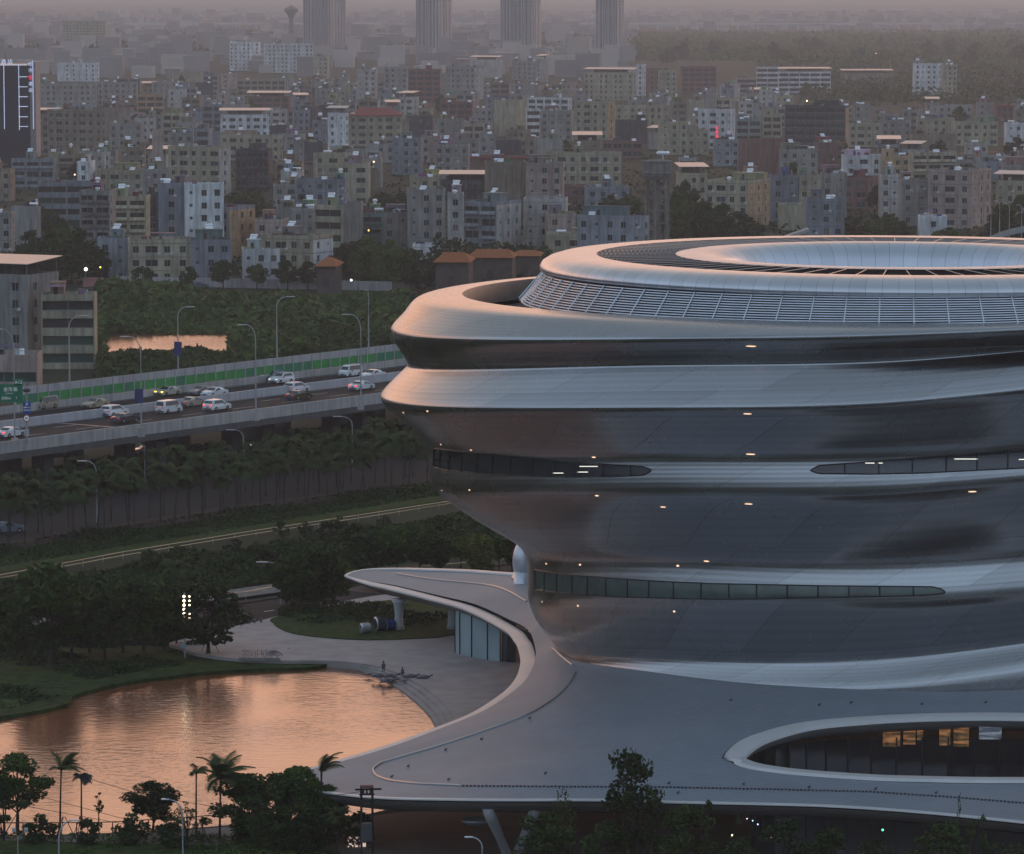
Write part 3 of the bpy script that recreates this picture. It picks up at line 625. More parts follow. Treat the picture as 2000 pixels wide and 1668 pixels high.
# ================================================================== VEGETATION MATERIALS (used below)
def leafmat(name, a, b2, rough=.7):
    m = bpy.data.materials.new(name); m.use_nodes = True; t = m.node_tree; n = t.nodes; l = t.links; b = n['Principled BSDF']
    oi = n.new('ShaderNodeObjectInfo'); geo = n.new('ShaderNodeNewGeometry'); no = n.new('ShaderNodeTexNoise'); no.inputs['Scale'].default_value = .55; no.inputs['Detail'].default_value = 5; l.new(geo.outputs['Position'], no.inputs[0])
    ad = n.new('ShaderNodeMath'); ad.operation = 'MULTIPLY_ADD'; ad.inputs[1].default_value = .5; l.new(oi.outputs['Random'], ad.inputs[0]); l.new(no.outputs[0], ad.inputs[2])
    rp = n.new('ShaderNodeValToRGB'); l.new(ad.outputs[0], rp.inputs[0]); rp.color_ramp.elements[0].position = .35; rp.color_ramp.elements[0].color = (*a, 1); rp.color_ramp.elements[1].position = 1.0; rp.color_ramp.elements[1].color = (*b2, 1)
    l.new(rp.outputs[0], b.inputs['Base Color']); b.inputs['Roughness'].default_value = rough; b.inputs['Specular IOR Level'].default_value = .12
    MATS[name] = m; return m
m_leaf = leafmat('leaf', (.020, .040, .010), (.070, .108, .022))
m_leafd = leafmat('leaf_dark', (.013, .026, .008), (.042, .066, .016))
m_leafy = leafmat('leaf_yellow', (.04, .055, .012), (.11, .12, .02))
m_palm = leafmat('palm_leaf', (.014, .026, .008), (.050, .072, .022))
m_bark = mat('bark', (.05, .04, .032), .9, var=.3, scale=2)
# ================================================================== TOWN
m_wall = mat('house_wall', (.3, .3, .3), .85, var=.24, scale=.25, objcol=True, streak=.4, detail=8)
m_pane = mat('window_pane', (.02, .025, .03), .15, var=0, objcol=True, spec=.6)
m_trim = mat('house_trim', (.2, .18, .17), .85, var=.15, objcol=True)
m_roofc = mat('roof_concrete', (.15, .145, .14), .9, var=.3, scale=.3, detail=8)
m_tank = mat('tank_steel', (.88, .88, .90), .3, .35, var=.03)
m_sheet = mat('sheet_metal_roof', (.56, .50, .46), .36, .8, var=.05)
m_rust = mat('red_sheet', (.26, .05, .035), .6, .1, var=.2)
COLS = {'w': (.62, .62, .62), 'g': (.285, .275, .255), 'b': (.23, .25, .275), 'y': (.36, .325, .235), 'p': (.38, .30, .26), 'c': (.24, .20, .155), 'r': (.20, .12, .105), 'd': (.085, .085, .095), 't': (.20, .27, .25), 'o': (.44, .30, .18), 'l': (.42, .40, .37)}
CNAME = {'w': 'white', 'g': 'grey', 'b': 'blue-grey', 'y': 'cream', 'p': 'pinkish', 'c': 'brown', 'r': 'dark red', 'd': 'near-black', 't': 'green-grey', 'o': 'orange', 'l': 'pale'}
NUM = {1: 'one', 2: 'two', 3: 'three', 4: 'four', 5: 'five', 6: 'six', 7: 'seven', 8: 'eight', 9: 'nine', 10: 'ten'}
TYPEW = {'grid': 'house with separate windows', 'wide': 'house with wide windows', 'strip': 'block with long open galleries', 'balc': 'house with open balconies', 'blank': 'house with a bare wall', 'few': 'house with small sparse windows'}
_pane = {}
def pane_mesh(w, h):
    k = (round(w, 1), round(h, 1))
    if k not in _pane:
        b = MB(); x, z = k[0] / 2, k[1] / 2
        b.quad((-x, 0, -z), (x, 0, -z), (x, 0, z), (-x, 0, z)); b.box((0, -.03, 0), (.07, .06, 2 * z), 0, 1); b.box((0, -.04, -z + .04), (2 * x, .08, .08), 0, 1)
        _pane[k] = b.mesh('window', [m_pane, mat('window_frame', (.30, .31, .30), .6, var=0)])
    return _pane[k]
def face(b, org, u, W, Hh, ops, m=0):
    """wall from org along u with recessed openings; returns pane spots"""
    n = Vector((u.y, -u.x, 0)); xs = sorted(set([0, W] + [v for o in ops for v in (o[0], o[1])])); zs = sorted(set([0, Hh] + [v for o in ops for v in (o[2], o[3])]))
    P = lambda x, z, d=0: org + u * x - n * d + Vector((0, 0, z))
    for i in range(len(xs) - 1):
        for j in range(len(zs) - 1):
            cx_, cz_ = (xs[i] + xs[i + 1]) / 2, (zs[j] + zs[j + 1]) / 2
            if any(o[0] < cx_ < o[1] and o[2] < cz_ < o[3] for o in ops): continue
            b.quad(P(xs[i], zs[j]), P(xs[i + 1], zs[j]), P(xs[i + 1], zs[j + 1]), P(xs[i], zs[j + 1]), m)
    for (a, c, z0, z1, d) in ops:
        b.quad(P(a, z0), P(c, z0), P(c, z0, d), P(a, z0, d), m); b.quad(P(a, z1, d), P(c, z1, d), P(c, z1), P(a, z1), m)
        b.quad(P(a, z0), P(a, z0, d), P(a, z1, d), P(a, z1), m); b.quad(P(c, z0, d), P(c, z0), P(c, z1), P(c, z1, d), m)
def openings(W, n, typ, r, sh=3.3):
    ops = []
    for k in range(n):
        z = k * sh
        if typ == 'blank': continue
        if typ == 'strip':
            nb = max(1, int(W / 7)); bw = W / nb
            for i in range(nb): ops.append((i * bw + .22, (i + 1) * bw - .22, z + 1.1, z + 2.95, 1.0))
        elif typ == 'balc':
            nb = max(1, int(round(W / 4.6))); bw = W / nb
            for i in range(nb): ops.append((i * bw + .45, (i + 1) * bw - .45, z + .95, z + 2.9, .8))
        elif typ == 'wide':
            nb = max(2, int(round(W / 4.0))); bw = W / nb
            for i in range(nb):
                ww = 1.4 if i % 3 != 1 else 2.9
                ww = min(ww, bw - .6); c = (i + .5) * bw; ops.append((c - ww / 2, c + ww / 2, z + .95, z + 2.55, .22))
        else:
            nb = max(1, int(round(W / (3.4 if typ == 'grid' else 5.5)))); bw = W / nb
            for i in range(nb):
                ww = 1.35 if (i * 7 + nb) % 3 else .75; hh = 1.6 if ww > 1 else .8
                c = (i + .5) * bw; ops.append((c - ww / 2, c + ww / 2, z + 1.0 + (0 if ww > 1 else .5), z + 1.0 + (0 if ww > 1 else .5) + hh, .22))
    return ops
def pane_col(r, typ):
    k = r.random()
    if typ in ('balc', 'strip'): return (.035, .04, .045, 1) if k < .8 else (.04, .09, .07, 1)
    return (.02, .028, .034, 1) if k < .55 else ((.05, .07, .085, 1) if k < .75 else ((.03, .065, .055, 1) if k < .92 else (.16, .13, .11, 1)))
def water_heater(par, x, y, z, rz, r, k):
    b = MB()
    if k == 0:
        b.tube([(-.95, 0, .95), (-.85, 0, .95), (.85, 0, .95), (.95, 0, .95)], [.12, .33, .33, .12], 10)
        for s in (-.7, .7): b.tube([(s, 0, 0), (s, 0, .8)], .05, 4)
        b.quad((-.9, -1.1, .1), (.9, -1.1, .1), (.9, -.25, .75), (-.9, -.25, .75))
    elif k == 1: b.ball((0, 0, .95), .62, 12, 7, (1.1, 1.1, .75)); b.tube([(0, 0, 0), (0, 0, .6)], .45, 8)
    else:
        b.tube([(-1.35, 0, 1.1), (-1.2, 0, 1.1), (1.2, 0, 1.1), (1.35, 0, 1.1)], [.15, .42, .42, .15], 10)
        for s in (-1, 1): b.tube([(s, 0, 0), (s, 0, .8)], .06, 4)
    if k not in _tk: _tk[k] = b.mesh('water_tank', m_tank, True)
    o = link('water_tank', _tk[k], par, (x, y, z), rz); o.scale = (1.0,) * 3
_tk = {}
HOUSES = []
b = MB(); b.box((0, 0, 0), (.8, .4, .6)); AC = b.mesh('air_conditioner', mat('ac_white', (.5, .5, .48), .6, var=0)); b = MB(); b.box((0, 0, 0), (1.8, .62, .08)); AW = b.mesh('window_awning', mat('awning', (.20, .19, .18), .7, var=0))
def house(x0, x1, x2, ytop, n, col, typ='grid', D=None, side=None, roof='', hut=None, tanks=None, sh=3.3, label=None, far=False, name='house', depth=None, r=None, seed=None):
    r = random.Random(int(x0 * 131 + ytop * 7) if seed is None else seed)
    par = .9; hh = n * sh + par
    if D is None: D = (H - hh) * F / (ytop - Y0)
    s = F / D; be = R(25) if x2 - x1 > 3 else R(r.uniform(-6, 5))
    W = (x1 - x0) / s / math.cos(be); Dp = (x2 - x1) / s / math.sin(be) if x2 - x1 > 3 else (depth or r.uniform(8, 13))
    A = G(x0, ytop, hh); A = Vector((A.x, A.y, 0)) if True else A
    u = Vector((1, 0, 0)); v = Vector((0, 1, 0))
    root = link(name, None, None, (A.x, A.y, 0), -be); c3 = COLS[col]; jit = r.uniform(.88, 1.12); c4 = (*[min(.8, q * jit) for q in c3], 1); sc4 = (*[q * jit for q in COLS[side or col]], 1)
    b = MB(); o0 = Vector((0, 0, 0)); hb = n * sh
    opf = openings(W, n, typ, r, sh); ops = openings(Dp, n, 'few' if typ in ('grid', 'wide', 'few', 'balc') else typ if typ != 'strip' else 'blank', r, sh)
    if typ == 'strip' or far and typ == 'blank': pass
    if far:
        b.m = []
    face(b, o0, u, W, hb, opf)
    b2 = MB(); face(b2, u * W, v, Dp, hb, ops)
    b.quad((0, Dp, 0), (0, 0, 0), (0, 0, hb), (0, Dp, hb)); b.quad((W, Dp, 0), (0, Dp, 0), (0, Dp, hb), (W, Dp, hb))
    if far:
        for (a, c, z0, z1, d) in opf: b.quad((a, d, z0), (c, d, z0), (c, d, z1), (a, d, z1), 1)
        for (a, c, z0, z1, d) in ops: b2.quad((W - d, a, z0), (W - d, c, z0), (W - d, c, z1), (W - d, a, z1), 1)
    link('wall', b.mesh('wall', [m_wall, mat('far_pane', (.03, .035, .04), .3, var=0)]), root, color=c4)
    link('side_wall', b2.mesh('side_wall', [m_wall, mat('far_pane', ())]), root, color=sc4)
    if not far:
        for (a, c, z0, z1, d) in opf: link('window', pane_mesh(c - a, z1 - z0), root, ((a + c) / 2, d, (z0 + z1) / 2), 0, pane_col(r, typ))
        for (a, c, z0, z1, d) in ops: link('window', pane_mesh(c - a, z1 - z0), root, (W - d, (a + c) / 2, (z0 + z1) / 2), R(90), pane_col(r, 'grid'))
        if typ == 'balc' and D < 1600:
            kb = r.choice((.6, 1.25, 1.5)); cb = (*[min(.7, q * kb) for q in c3], 1)
            for (a, c, z0, z1, d) in opf:
                if r.random() < .85: b = MB(); wb = c - a + .3; b.box((0, -.45, 0), (wb, .95, .14)); b.box((0, -.9, .45), (wb, .1, .8)); b.box((-wb / 2 + .05, -.45, .45), (.1, .8, .8)); b.box((wb / 2 - .05, -.45, .45), (.1, .8, .8)); link('balcony', b.mesh('balcony', m_wall), root, ((a + c) / 2, 0, z0 - .07), 0, cb)
        if typ in ('grid', 'wide', 'few') and D < 1700:
            for (a, c, z0, z1, d) in opf:
                if r.random() < .16: link('air_conditioner', AC, root, (c + .35, -.22, z0 - .1))
                if c - a > 1 and r.random() < .3: link('window_awning', AW, root, ((a + c) / 2, -.3, z1 + .12))
        if typ in ('grid', 'wide') and r.random() < .6:
            b = MB()
            for k in range(1, n + 1): b.box((W / 2 + .02, -.04, k * sh - .05), (W + .1, .1, .14)); b.box((W + .04, Dp / 2, k * sh - .05), (.1, Dp, .14))
            link('ledge', b.mesh('ledge', m_trim), root, color=(*[q * .6 for q in c3], 1))
    # flat roof with a parapet
    b = MB(); b.add([(0, 0, hb), (W, 0, hb), (W, Dp, hb), (0, Dp, hb)], [(0, 1, 2, 3)], 1); t = .22
    for (cx_, cy_, sx, sy) in ((W / 2, t / 2 - .03, W + .06, t), (W / 2, Dp - t / 2 + .03, W + .06, t), (t / 2 - .03, Dp / 2, t, Dp - 2 * t + .06), (W - t / 2 + .03, Dp / 2, t, Dp - 2 * t + .06)): b.box((cx_, cy_, hb + par / 2), (sx, sy, par))
    rf = link('roof', b.mesh('roof', [m_wall, m_roofc]), root, color=c4)
    if hut is None: hut = r.random() < .75
    if hut and not roof:
        big = r.random() < .5; hw, hd, hz_ = (W * r.uniform(.35, .7) if big else min(W * .4, r.uniform(2.4, 4))), min(Dp * .5, 4.2), r.uniform(2.3, 3.1); hx = r.uniform(.3, max(.31, W - hw - .3)); hy = Dp - hd - .4
        b = MB(); b.box((hx + hw / 2, hy + hd / 2, hb + hz_ / 2 + .01), (hw, hd, hz_)); b.box((hx + hw / 2, hy + hd / 2, hb + hz_ + .1), (hw + .4, hd + .4, .16)); b.box((hx + hw * .35, hy - .01, hb + 1.15), (.8, .06, 2.0), 0, 1)
        link('stair_hut', b.mesh('stair_hut', [m_wall, mat('dark_door', (.03, .028, .025), .6)]), rf, color=(*[q * r.uniform(.6, 1.1) for q in c3], 1))
        if r.random() < .5: water_heater(rf, hx + hw / 2, hy + hd / 2, hb + hz_ + .18, r.uniform(-.4, .4), r, r.choice((0, 0, 1)))
    if tanks is None: tanks = r.choice((0, 0, 1, 1, 1, 2)) if not roof else r.choice((0, 0, 1))
    for _ in range(tanks): water_heater(rf, r.uniform(1.4, max(1.5, W - 1.4)), r.uniform(1.2, Dp * .45), hb + .45, r.uniform(-.5, .5), r, r.choice((0, 0, 0, 1, 2)))
    if not roof and W > 6:
        b = MB()
        for _ in range(r.randrange(1, 5)):
            cw_, ch_ = r.uniform(.6, 2.2), r.uniform(.5, 1.8); b.box((r.uniform(1.2, W - 1.2), r.uniform(.8, Dp * .6), hb + ch_ / 2 + .02), (cw_, r.uniform(.5, 1.5), ch_))
        if r.random() < .35: zz_ = hb + 2.3; x_ = r.uniform(.5, W * .5); b.box((x_ + W * .2, Dp * .3, zz_), (W * .4, Dp * .4, .07)); [b.box((x_ + q * W * .4, Dp * .12, hb + 1.15), (.09, .09, 2.3)) for q in (0.02, .98)]
        link('roof_clutter', b.mesh('roof_clutter', m_wall), rf, color=(*[q * r.uniform(.4, 1.3) for q in r.choice(((.2, .2, .2), (.3, .28, .24), (.16, .1, .08), (.12, .17, .22)))], 1))
    if 's' in roof:                                   # pale metal sheet on posts
        b = MB(); z = hb + 3.0; b.add([(-.6, -.8, z), (W + .6, -.8, z), (W + .6, Dp + .5, z + .9), (-.6, Dp + .5, z + .9), (-.6, -.8, z - .12), (W + .6, -.8, z - .12), (W + .6, Dp + .5, z + .78), (-.6, Dp + .5, z + .78)], [(0, 1, 2, 3), (7, 6, 5, 4), (4, 5, 1, 0), (5, 6, 2, 1), (6, 7, 3, 2), (7, 4, 0, 3)])
        sr = link('sheet_roof', b.mesh('sheet_roof', m_sheet), root); pb = MB(); pb.box((0, 0, 1.5), (.14, .14, 3)); pm = pb.mesh('post', m_trim)
        for px_ in (.3, W / 2, W - .3):
            for py_ in (.3, Dp - .4): link('post', pm, sr, (px_, py_, hb - .03), color=(.2, .2, .2, 1))
        bb = MB(); bb.box((W / 2, Dp * .7, hb + 1.4), (W * .7, .2, 2.7)); link('roof_room', bb.mesh('roof_room', m_wall), root, color=(*[q * .5 for q in c3], 1))
    if 'h' in roof:                                   # hipped red roof
        b = MB(); z = hb + .5; e = .9; k = min(W, Dp) / 2; z1 = z + k * .55
        b.add([(-e, -e, z), (W + e, -e, z), (W + e, Dp + e, z), (-e, Dp + e, z), (k, Dp / 2, z1), (max(k + .1, W - k), Dp / 2, z1)], [(0, 1, 5, 4), (1, 2, 5), (2, 3, 4, 5), (3, 0, 4), (3, 2, 1, 0)])
        link('hipped_roof', b.mesh('hipped_roof', m_rust), root)
    if 'e' in roof:
        b = MB(); b.box((W / 2, -.5, hb + .3), (W + 1, 1.1, .7)); link('red_eave', b.mesh('red_eave', m_rust), root)
    HOUSES.append(dict(o=root, x=(x0 + x2) / 2, y=ytop, x0=x0, x2=x2, n=n, col=col, typ=typ, D=D, label=label, roof=roof, base=H * F / D + Y0, W=W, Dp=Dp, xy=(A.x + W / 2, A.y + Dp / 2)))
    return root
SPEC = """22 73 81 402 3 g blank t1|73 187 187 356 4 b strip|155 215 215 372 5 g balc|216 285 285 383 4 y balc|284 310 310 378 4 d grid|309 360 360 357 6 b few|360 437 437 359 6 w grid h0 t0|386 450 495 403 4 b wide So h0 t0|497 556 556 428 3 p grid
250 372 372 468 3 y wide t0 h0|190 250 250 465 3 b grid t0|372 452 452 468 3 b grid t0|473 547 547 486 2 w grid|510 615 650 458 3 y wide Sw t0|575 675 675 350 3 b grid|540 600 600 405 2 g blank|570 618 618 407 3 g grid|614 668 672 400 4 y strip|672 705 705 396 4 g blank
704 748 748 415 3 t balc|748 800 800 415 3 g grid|803 870 870 440 2 g grid|806 866 866 476 1 w grid t0 h0|796 870 870 370 5 g grid|874 905 905 378 5 l grid|905 970 1018 393 4 b balc Sl|800 860 860 345 2 y grid|860 960 960 352 2 d balc rs|1022 1106 1106 388 4 l grid
1070 1125 1125 417 3 p grid t0|1073 1175 1175 457 2 y wide|1127 1255 1268 419 4 b grid|1027 1100 1100 318 5 p grid|950 1028 1028 316 5 c blank|1147 1230 1230 365 2 b grid|1098 1150 1150 362 2 r grid|1065 1215 1215 298 4 y wide|1177 1255 1255 275 2 r balc
1376 1460 1507 351 4 y wide So t1|1330 1382 1382 338 3 y grid rs|1507 1560 1560 343 4 b grid|1561 1603 1603 343 4 y grid|1603 1655 1655 338 4 g grid|1645 1693 1722 345 3 r wide|1722 1756 1756 341 4 l grid|1578 1650 1650 388 4 b grid t2|1530 1578 1578 400 2 y blank h0 t0
1813 1895 1945 331 5 p wide t2 h0|1945 1998 2010 352 3 y grid rs|1797 1850 1850 422 2 w few t1 h0|1760 1815 1815 350 4 g grid|1783 1870 1870 297 4 y balc|1730 1778 1778 305 3 o grid|1650 1725 1725 303 3 w wide|1364 1420 1437 213 5 w wide t0 h0|1438 1487 1487 232 3 t balc|1490 1526 1526 224 3 y balc
1533 1648 1656 205 6 d strip So h1|1478 1520 1520 131 5 w strip t0|1521 1624 1624 140 4 w strip rs|1440 1478 1478 152 3 p strip|1332 1400 1400 130 5 r balc|1645 1745 1745 143 2 c blank rs|1787 1842 1842 124 6 w grid|1842 1870 1870 126 6 y grid|1792 1865 1865 230 3 y grid|1865 1950 1950 238 3 y wide
1658 1722 1722 240 3 y wide|1722 1780 1780 235 3 g grid|1968 2012 2012 240 4 w grid|1945 1980 1980 205 3 r grid re|1820 1900 1900 205 3 g grid|1781 1870 1870 262 2 c blank|1443 1532 1532 272 4 r blank t0 h0|1397 1445 1445 272 3 b grid|1290 1345 1345 238 4 y grid|1330 1385 1385 253 3 y grid
1525 1598 1598 292 3 g grid|1597 1650 1650 278 3 r grid|1141 1235 1243 141 5 y grid rs|1243 1257 1262 125 6 w few h0 t0|1048 1062 1072 114 5 l grid rs|1030 1048 1048 119 5 g grid|1000 1030 1030 119 4 g grid|1030 1110 1117 190 3 w balc t1|1029 1055 1055 212 4 w strip h0 t0|1056 1118 1118 216 4 g grid
965 1010 1028 195 5 y blank t1 h0|1122 1187 1202 197 6 y wide So t1|1203 1308 1308 206 3 y grid|1205 1265 1265 235 3 d blank|1257 1290 1290 134 5 r grid|1288 1322 1322 137 5 y grid|681 787 787 224 4 y wide rh t1|697 735 735 135 6 l grid|750 796 796 130 6 g grid|797 860 860 135 6 r balc
870 928 945 130 6 g grid Sl|918 975 982 116 4 l blank rs|850 907 907 232 3 g few|860 923 923 199 3 r balc|800 845 845 226 3 d grid h0|640 676 681 220 5 w few rs|822 860 860 265 3 p grid|765 822 822 270 4 b grid|850 915 915 282 4 g grid|908 1060 1060 305 2 r blank re t2 h0|660 720 720 318 4 y wide
432 464 464 143 3 p few|463 557 557 155 3 y balc|483 565 565 188 2 r balc rs|430 525 525 224 3 w wide rs|448 506 506 82 7 w grid|515 612 612 85 7 w grid t1|612 640 640 110 5 y grid|571 605 605 215 3 b grid|610 641 641 235 3 b grid|430 550 555 262 3 y wide t1|328 432 452 285 5 y wide Sl t2
460 525 525 292 4 d balc|612 690 690 300 4 y wide|330 395 395 141 2 y blank t0|0 63 71 261 4 p balc re|92 205 210 213 6 c wide t1|66 188 188 163 4 g grid|190 268 268 160 4 g grid|112 192 197 122 4 w few t2|122 207 207 40 9 y wide|213 278 278 240 3 g grid t2|297 318 318 255 5 p blank h0 t0
268 320 320 185 3 o balc|150 175 175 315 3 w grid|22 105 105 310 3 b balc|190 280 280 332 2 y wide t1|278 328 328 330 3 g grid|-40 22 22 415 3 g grid|-30 20 20 330 3 c grid|55 108 108 395 2 d blank"""
for ent in SPEC.replace('\n', '|').split('|'):
    p = ent.split(); kw = {}
    for q in p[7:]:
        if q[0] == 'S': kw['side'] = q[1]  # some side colours paint in the warm low light on right faces
        if q[0] == 'r': kw['roof'] = q[1]
        if q[0] == 'h': kw['hut'] = q[1] == '1'
        if q[0] == 't': kw['tanks'] = int(q[1])
    x0, x1, x2, yt = map(float, p[:4])
    n_st = int(p[4]); Dd = (H - n_st * 3.3 - .9) * F / (yt + 30)
    house(x0, x1, x2, yt, n_st, p[5], p[6], far=Dd > 2050, **kw)
# blocks by the highway, seen from behind the barrier
hA = house(-90, 62, 112, 532, 5, 'g', 'few', roof='s', label='big bare grey block under a sloping pale metal roof beside the highway', tanks=0)
house(80, 184, 184, 575, 4, 'y', 'strip', label='cream office block with four long window rows behind the highway barrier', hut=True, tanks=0)
house(-60, 73, 73, 693, 1, 'p', 'strip', sh=5.2, label='low pinkish shed with wide windows behind the green road sign', hut=False, tanks=1)
# ---------------- houses that fill the blocks between
prot = [(h['x0'], h['x2'], h['y'], min(h['base'], h['y'] + (h['base'] - h['y']) * .8), h['D']) for h in HOUSES]
NOB = [(15, 215, 436, 560, 0), (425, 525, 368, 412, 0), (640, 860, 478, 570, 0), (1305, 1485, 385, 470, 0), (1172, 1255, 378, 412, 0), (1600, 1770, 432, 470, 0), (1935, 2040, 385, 470, 0), (735, 800, 375, 412, 0), (1245, 2040, 60, 128, 0), (1560, 2040, 128, 200, 0), (-40, 60, 110, 255, 0), (800, 1050, 478, 530, 0), (1245, 1310, 310, 470, 0), (1262, 1430, 100, 128, 0)]
rf_ = random.Random(21); cnt = 0; covx = np.zeros((600, 2100), bool)
cand = []
for D in np.geomspace(1120, 3900, 60):
    for _ in range(44): cand.append((D * rf_.uniform(.99, 1.01), rf_.uniform(-20, 2000)))
cand.sort()
def cover(x0, x1, y0, y1): covx[max(0, int(y0)):max(0, min(600, int(y1))), max(0, int(x0) + 50):max(0, min(2100, int(x1) + 50))] = True
hs = sorted(HOUSES, key=lambda h: h['D']); hi = 0; taken = [(h['xy'], max(h['W'], 9) / 2 + 1) for h in HOUSES]
for D, px in cand:
    while hi < len(hs) and hs[hi]['D'] < D: cover(hs[hi]['x0'], hs[hi]['x2'], hs[hi]['y'], hs[hi]['base']); hi += 1
    if len(HOUSES) >= 296: break
    n = rf_.choice((2, 2, 2, 3, 3, 3, 4)); W = rf_.uniform(6.5, 12.5); hh = n * 3.3 + .9; s = F / D
    yt = (H - hh) * F / D + Y0; yb = H * s + Y0; x0, x1 = px, px + W * s * .95
    lim = 545 if px < 850 else 470
    if yb > lim or yt < 95: continue
    if any(x0 < q[1] and x1 > q[0] and yt < q[3] and yb > q[2] and D < q[4] for q in prot): continue
    if any(x0 < q[1] and x1 > q[0] and yt < q[3] and yb > q[2] for q in NOB): continue
    X = (px - 1000) * D / F + W / 2; Y = D + 5
    if any(abs(X - t[0][0]) < t[1] + W / 2 and abs(Y - t[0][1]) < 13 for t in taken): continue
    reg = covx[max(0, int(yt)):int(yb), max(0, int(x0) + 50):int(x1) + 50]
    if reg.size == 0 or reg.mean() > .7: continue
    col = rf_.choice('gggggbbbyyplcccgdglyg'); typ = rf_.choice(('grid', 'grid', 'wide', 'balc', 'few', 'blank'))
    rofs = 's' if rf_.random() < .06 else ''
    house(x0, x1, x1 + (12 if rf_.random() < .3 else 0), yt, n, col, typ, D=D, far=D > 1650, roof=rofs, seed=cnt * 7 + 3, side=rf_.choice(('l', 'p', col, col)))
    cover(x0, x1, yt, yb); taken.append(((X, Y), W / 2 + .5)); cnt += 1
print('houses', len(HOUSES), 'filled', cnt)
# labels that single each house out
LM = [(1283, 330, 'the concrete water tower'), (28, 200, 'the dark neon-framed hotel'), (735, 215, 'the red hipped roof'), (398, 400, 'the tall plain white house'), (1400, 240, 'the block with red letters'), (1570, 160, 'the white gallery school'), (1815, 160, 'the white block by the wood'),
      (565, 115, 'the biggest white flats'), (310, 505, 'the cream canal-side house'), (1195, 445, 'the blue house behind the museum'), (1880, 390, 'the large tan corner block'), (940, 505, 'the orange tiled roofs'), (1073, 205, 'the yellow-striped white house'), (160, 70, 'the lone far cream tower')]
ORD = ['nearest', 'second', 'third', 'fourth', 'fifth', 'sixth', 'seventh', 'eighth', 'ninth', 'tenth', 'eleventh', 'twelfth']
LM_OWN = {(360, 359): 'tall plain white house with small windows, no balconies, above a blue-grey one', (1364, 213): 'white block with a vertical line of red letters', (1521, 140): 'white school block with long galleries under a pale metal roof', (1787, 124): 'white six-storey block standing at the edge of the wood',
          (515, 85): 'biggest block of white flats below the mushroom water tower', (250, 468): 'cream three-storey house with wide windows beside the canal road', (1127, 419): 'blue house just behind the museum crown', (1813, 331): 'large tan corner block of five storeys with water tanks', (1030, 190): 'white house with a yellow stripe under its terrace',
          (122, 40): 'lone far cream tower standing above the town', (681, 224): 'cream house under a red hipped roof', (448, 82): 'narrower white flats left of the biggest white flats'}
grp = {}
for h in HOUSES:
    ow = LM_OWN.get((int(h['x0']), int(h['y'])))
    if h['label'] or ow: h['lab'] = h['label'] or ow; continue
    Lm = min(LM, key=lambda q: math.hypot(q[0] - h['x'], 1.6 * (q[1] - h['y']))); dx, dy = h['x'] - Lm[0], 1.6 * (h['y'] - Lm[1])
    dr = ('left of' if dx < 0 else 'right of') if abs(dx) > abs(dy) else ('behind' if dy < 0 else 'in front of')
    tw = TYPEW[h['typ']]
    if h['roof'] == 's': tw = tw.split(' with')[0] + ' under a metal sheet'
    d = '%s %s-storey %s' % (CNAME[h['col']], NUM[h['n']], tw)
    grp.setdefault((d, dr, Lm[2]), []).append((math.hypot(dx, dy), h))
for (d, dr, lm), q in grp.items():
    q.sort(key=lambda t: t[0])
    for i, (_, h) in enumerate(q): h['lab'] = ('%s %s %s' % (d, dr, lm)) if len(q) == 1 else '%s %s %s %s' % (ORD[i], d, dr, lm)
for h in HOUSES:
    wds = h['lab'].split()
    if len(wds) > 16: h['lab'] = h['lab'].replace('house with ', 'house, ').replace('separate windows', 'windows')
    tag(h['o'], ' '.join(h['lab'].split()[:16]), 'house' if h['n'] < 7 else 'apartment block', 'houses of the town')
# ================================================================== BIG THINGS OF THE TOWN AND BEYOND
m_emw = mat('neon_white', (.8, .85, 1), emit=(.6, .68, .95), es=.5, var=0)
m_red = mat('lit_red_letters', (1, .05, .1), emit=(1, .03, .10), es=.75, var=0)
def text_obj(name, body, size, m, par=None, loc=(0, 0, 0), rot=(R(90), 0, 0), ext=.05, align='CENTER', mirror=False, vertical=False):
    c = bpy.data.curves.new('txt', 'FONT'); c.body = '\n'.join(body) if vertical else body; c.size = size; c.extrude = ext; c.align_x = align; c.align_y = 'CENTER'; c.resolution_u = 2
    if vertical: c.space_line = 1.05
    t = bpy.data.objects.new('txt', c); C.objects.link(t); dg = bpy.context.evaluated_depsgraph_get(); me = bpy.data.meshes.new_from_object(t.evaluated_get(dg)); bpy.data.objects.remove(t)
    me.materials.clear(); me.materials.append(m); o = link(name, me, par, loc); o.rotation_euler = rot; return o
# hotel with neon frames
Dh = 1560; A = PD(-95, 126, Dh); W = (57 + 95) * Dh / F; ht = A.z
hotel = thing('hotel', 'dark glass hotel with glowing white neon frames and roof letters', 'hotel', (A.x, Dh, 0))
b = MB(); b.box((W / 2, 8, ht / 2), (W, 16, ht)); b.build('wall', mat('hotel_glass', (.018, .022, .035), .25, var=.3, scale=.2), hotel)
b = MB(); b.box((W + 1.1, 7.6, ht / 2 + .4), (2.1, 15, ht + .8)); b.build('side_pier', mat('hotel_pier', (.20, .19, .20), .7), hotel)
def hx(px): return (px + 95) * Dh / F
def hzz(py): return PD(0, py, Dh).z
def neon(x0, y0, x1, y1):
    q = MB(); q.tube([(hx(x0), -.15, hzz(y0)), (hx(x1), -.15, hzz(y1))], .11, 4); q.build('neon_tube', m_emw, hotel)
neon(7, 127, 7, 252); neon(36, 127, 36, 254); neon(-40, 127, 53, 127); neon(63.5, 118, 63.5, 252)
for y in (150, 169.5, 189, 208, 228, 247): neon(36.5, y, 53, y)
o = text_obj('roof_letters', '酒 店', 1.9, m_emw, hotel, (hx(13), -.1, hzz(121)))
o.scale = (1.05, 1, 1)
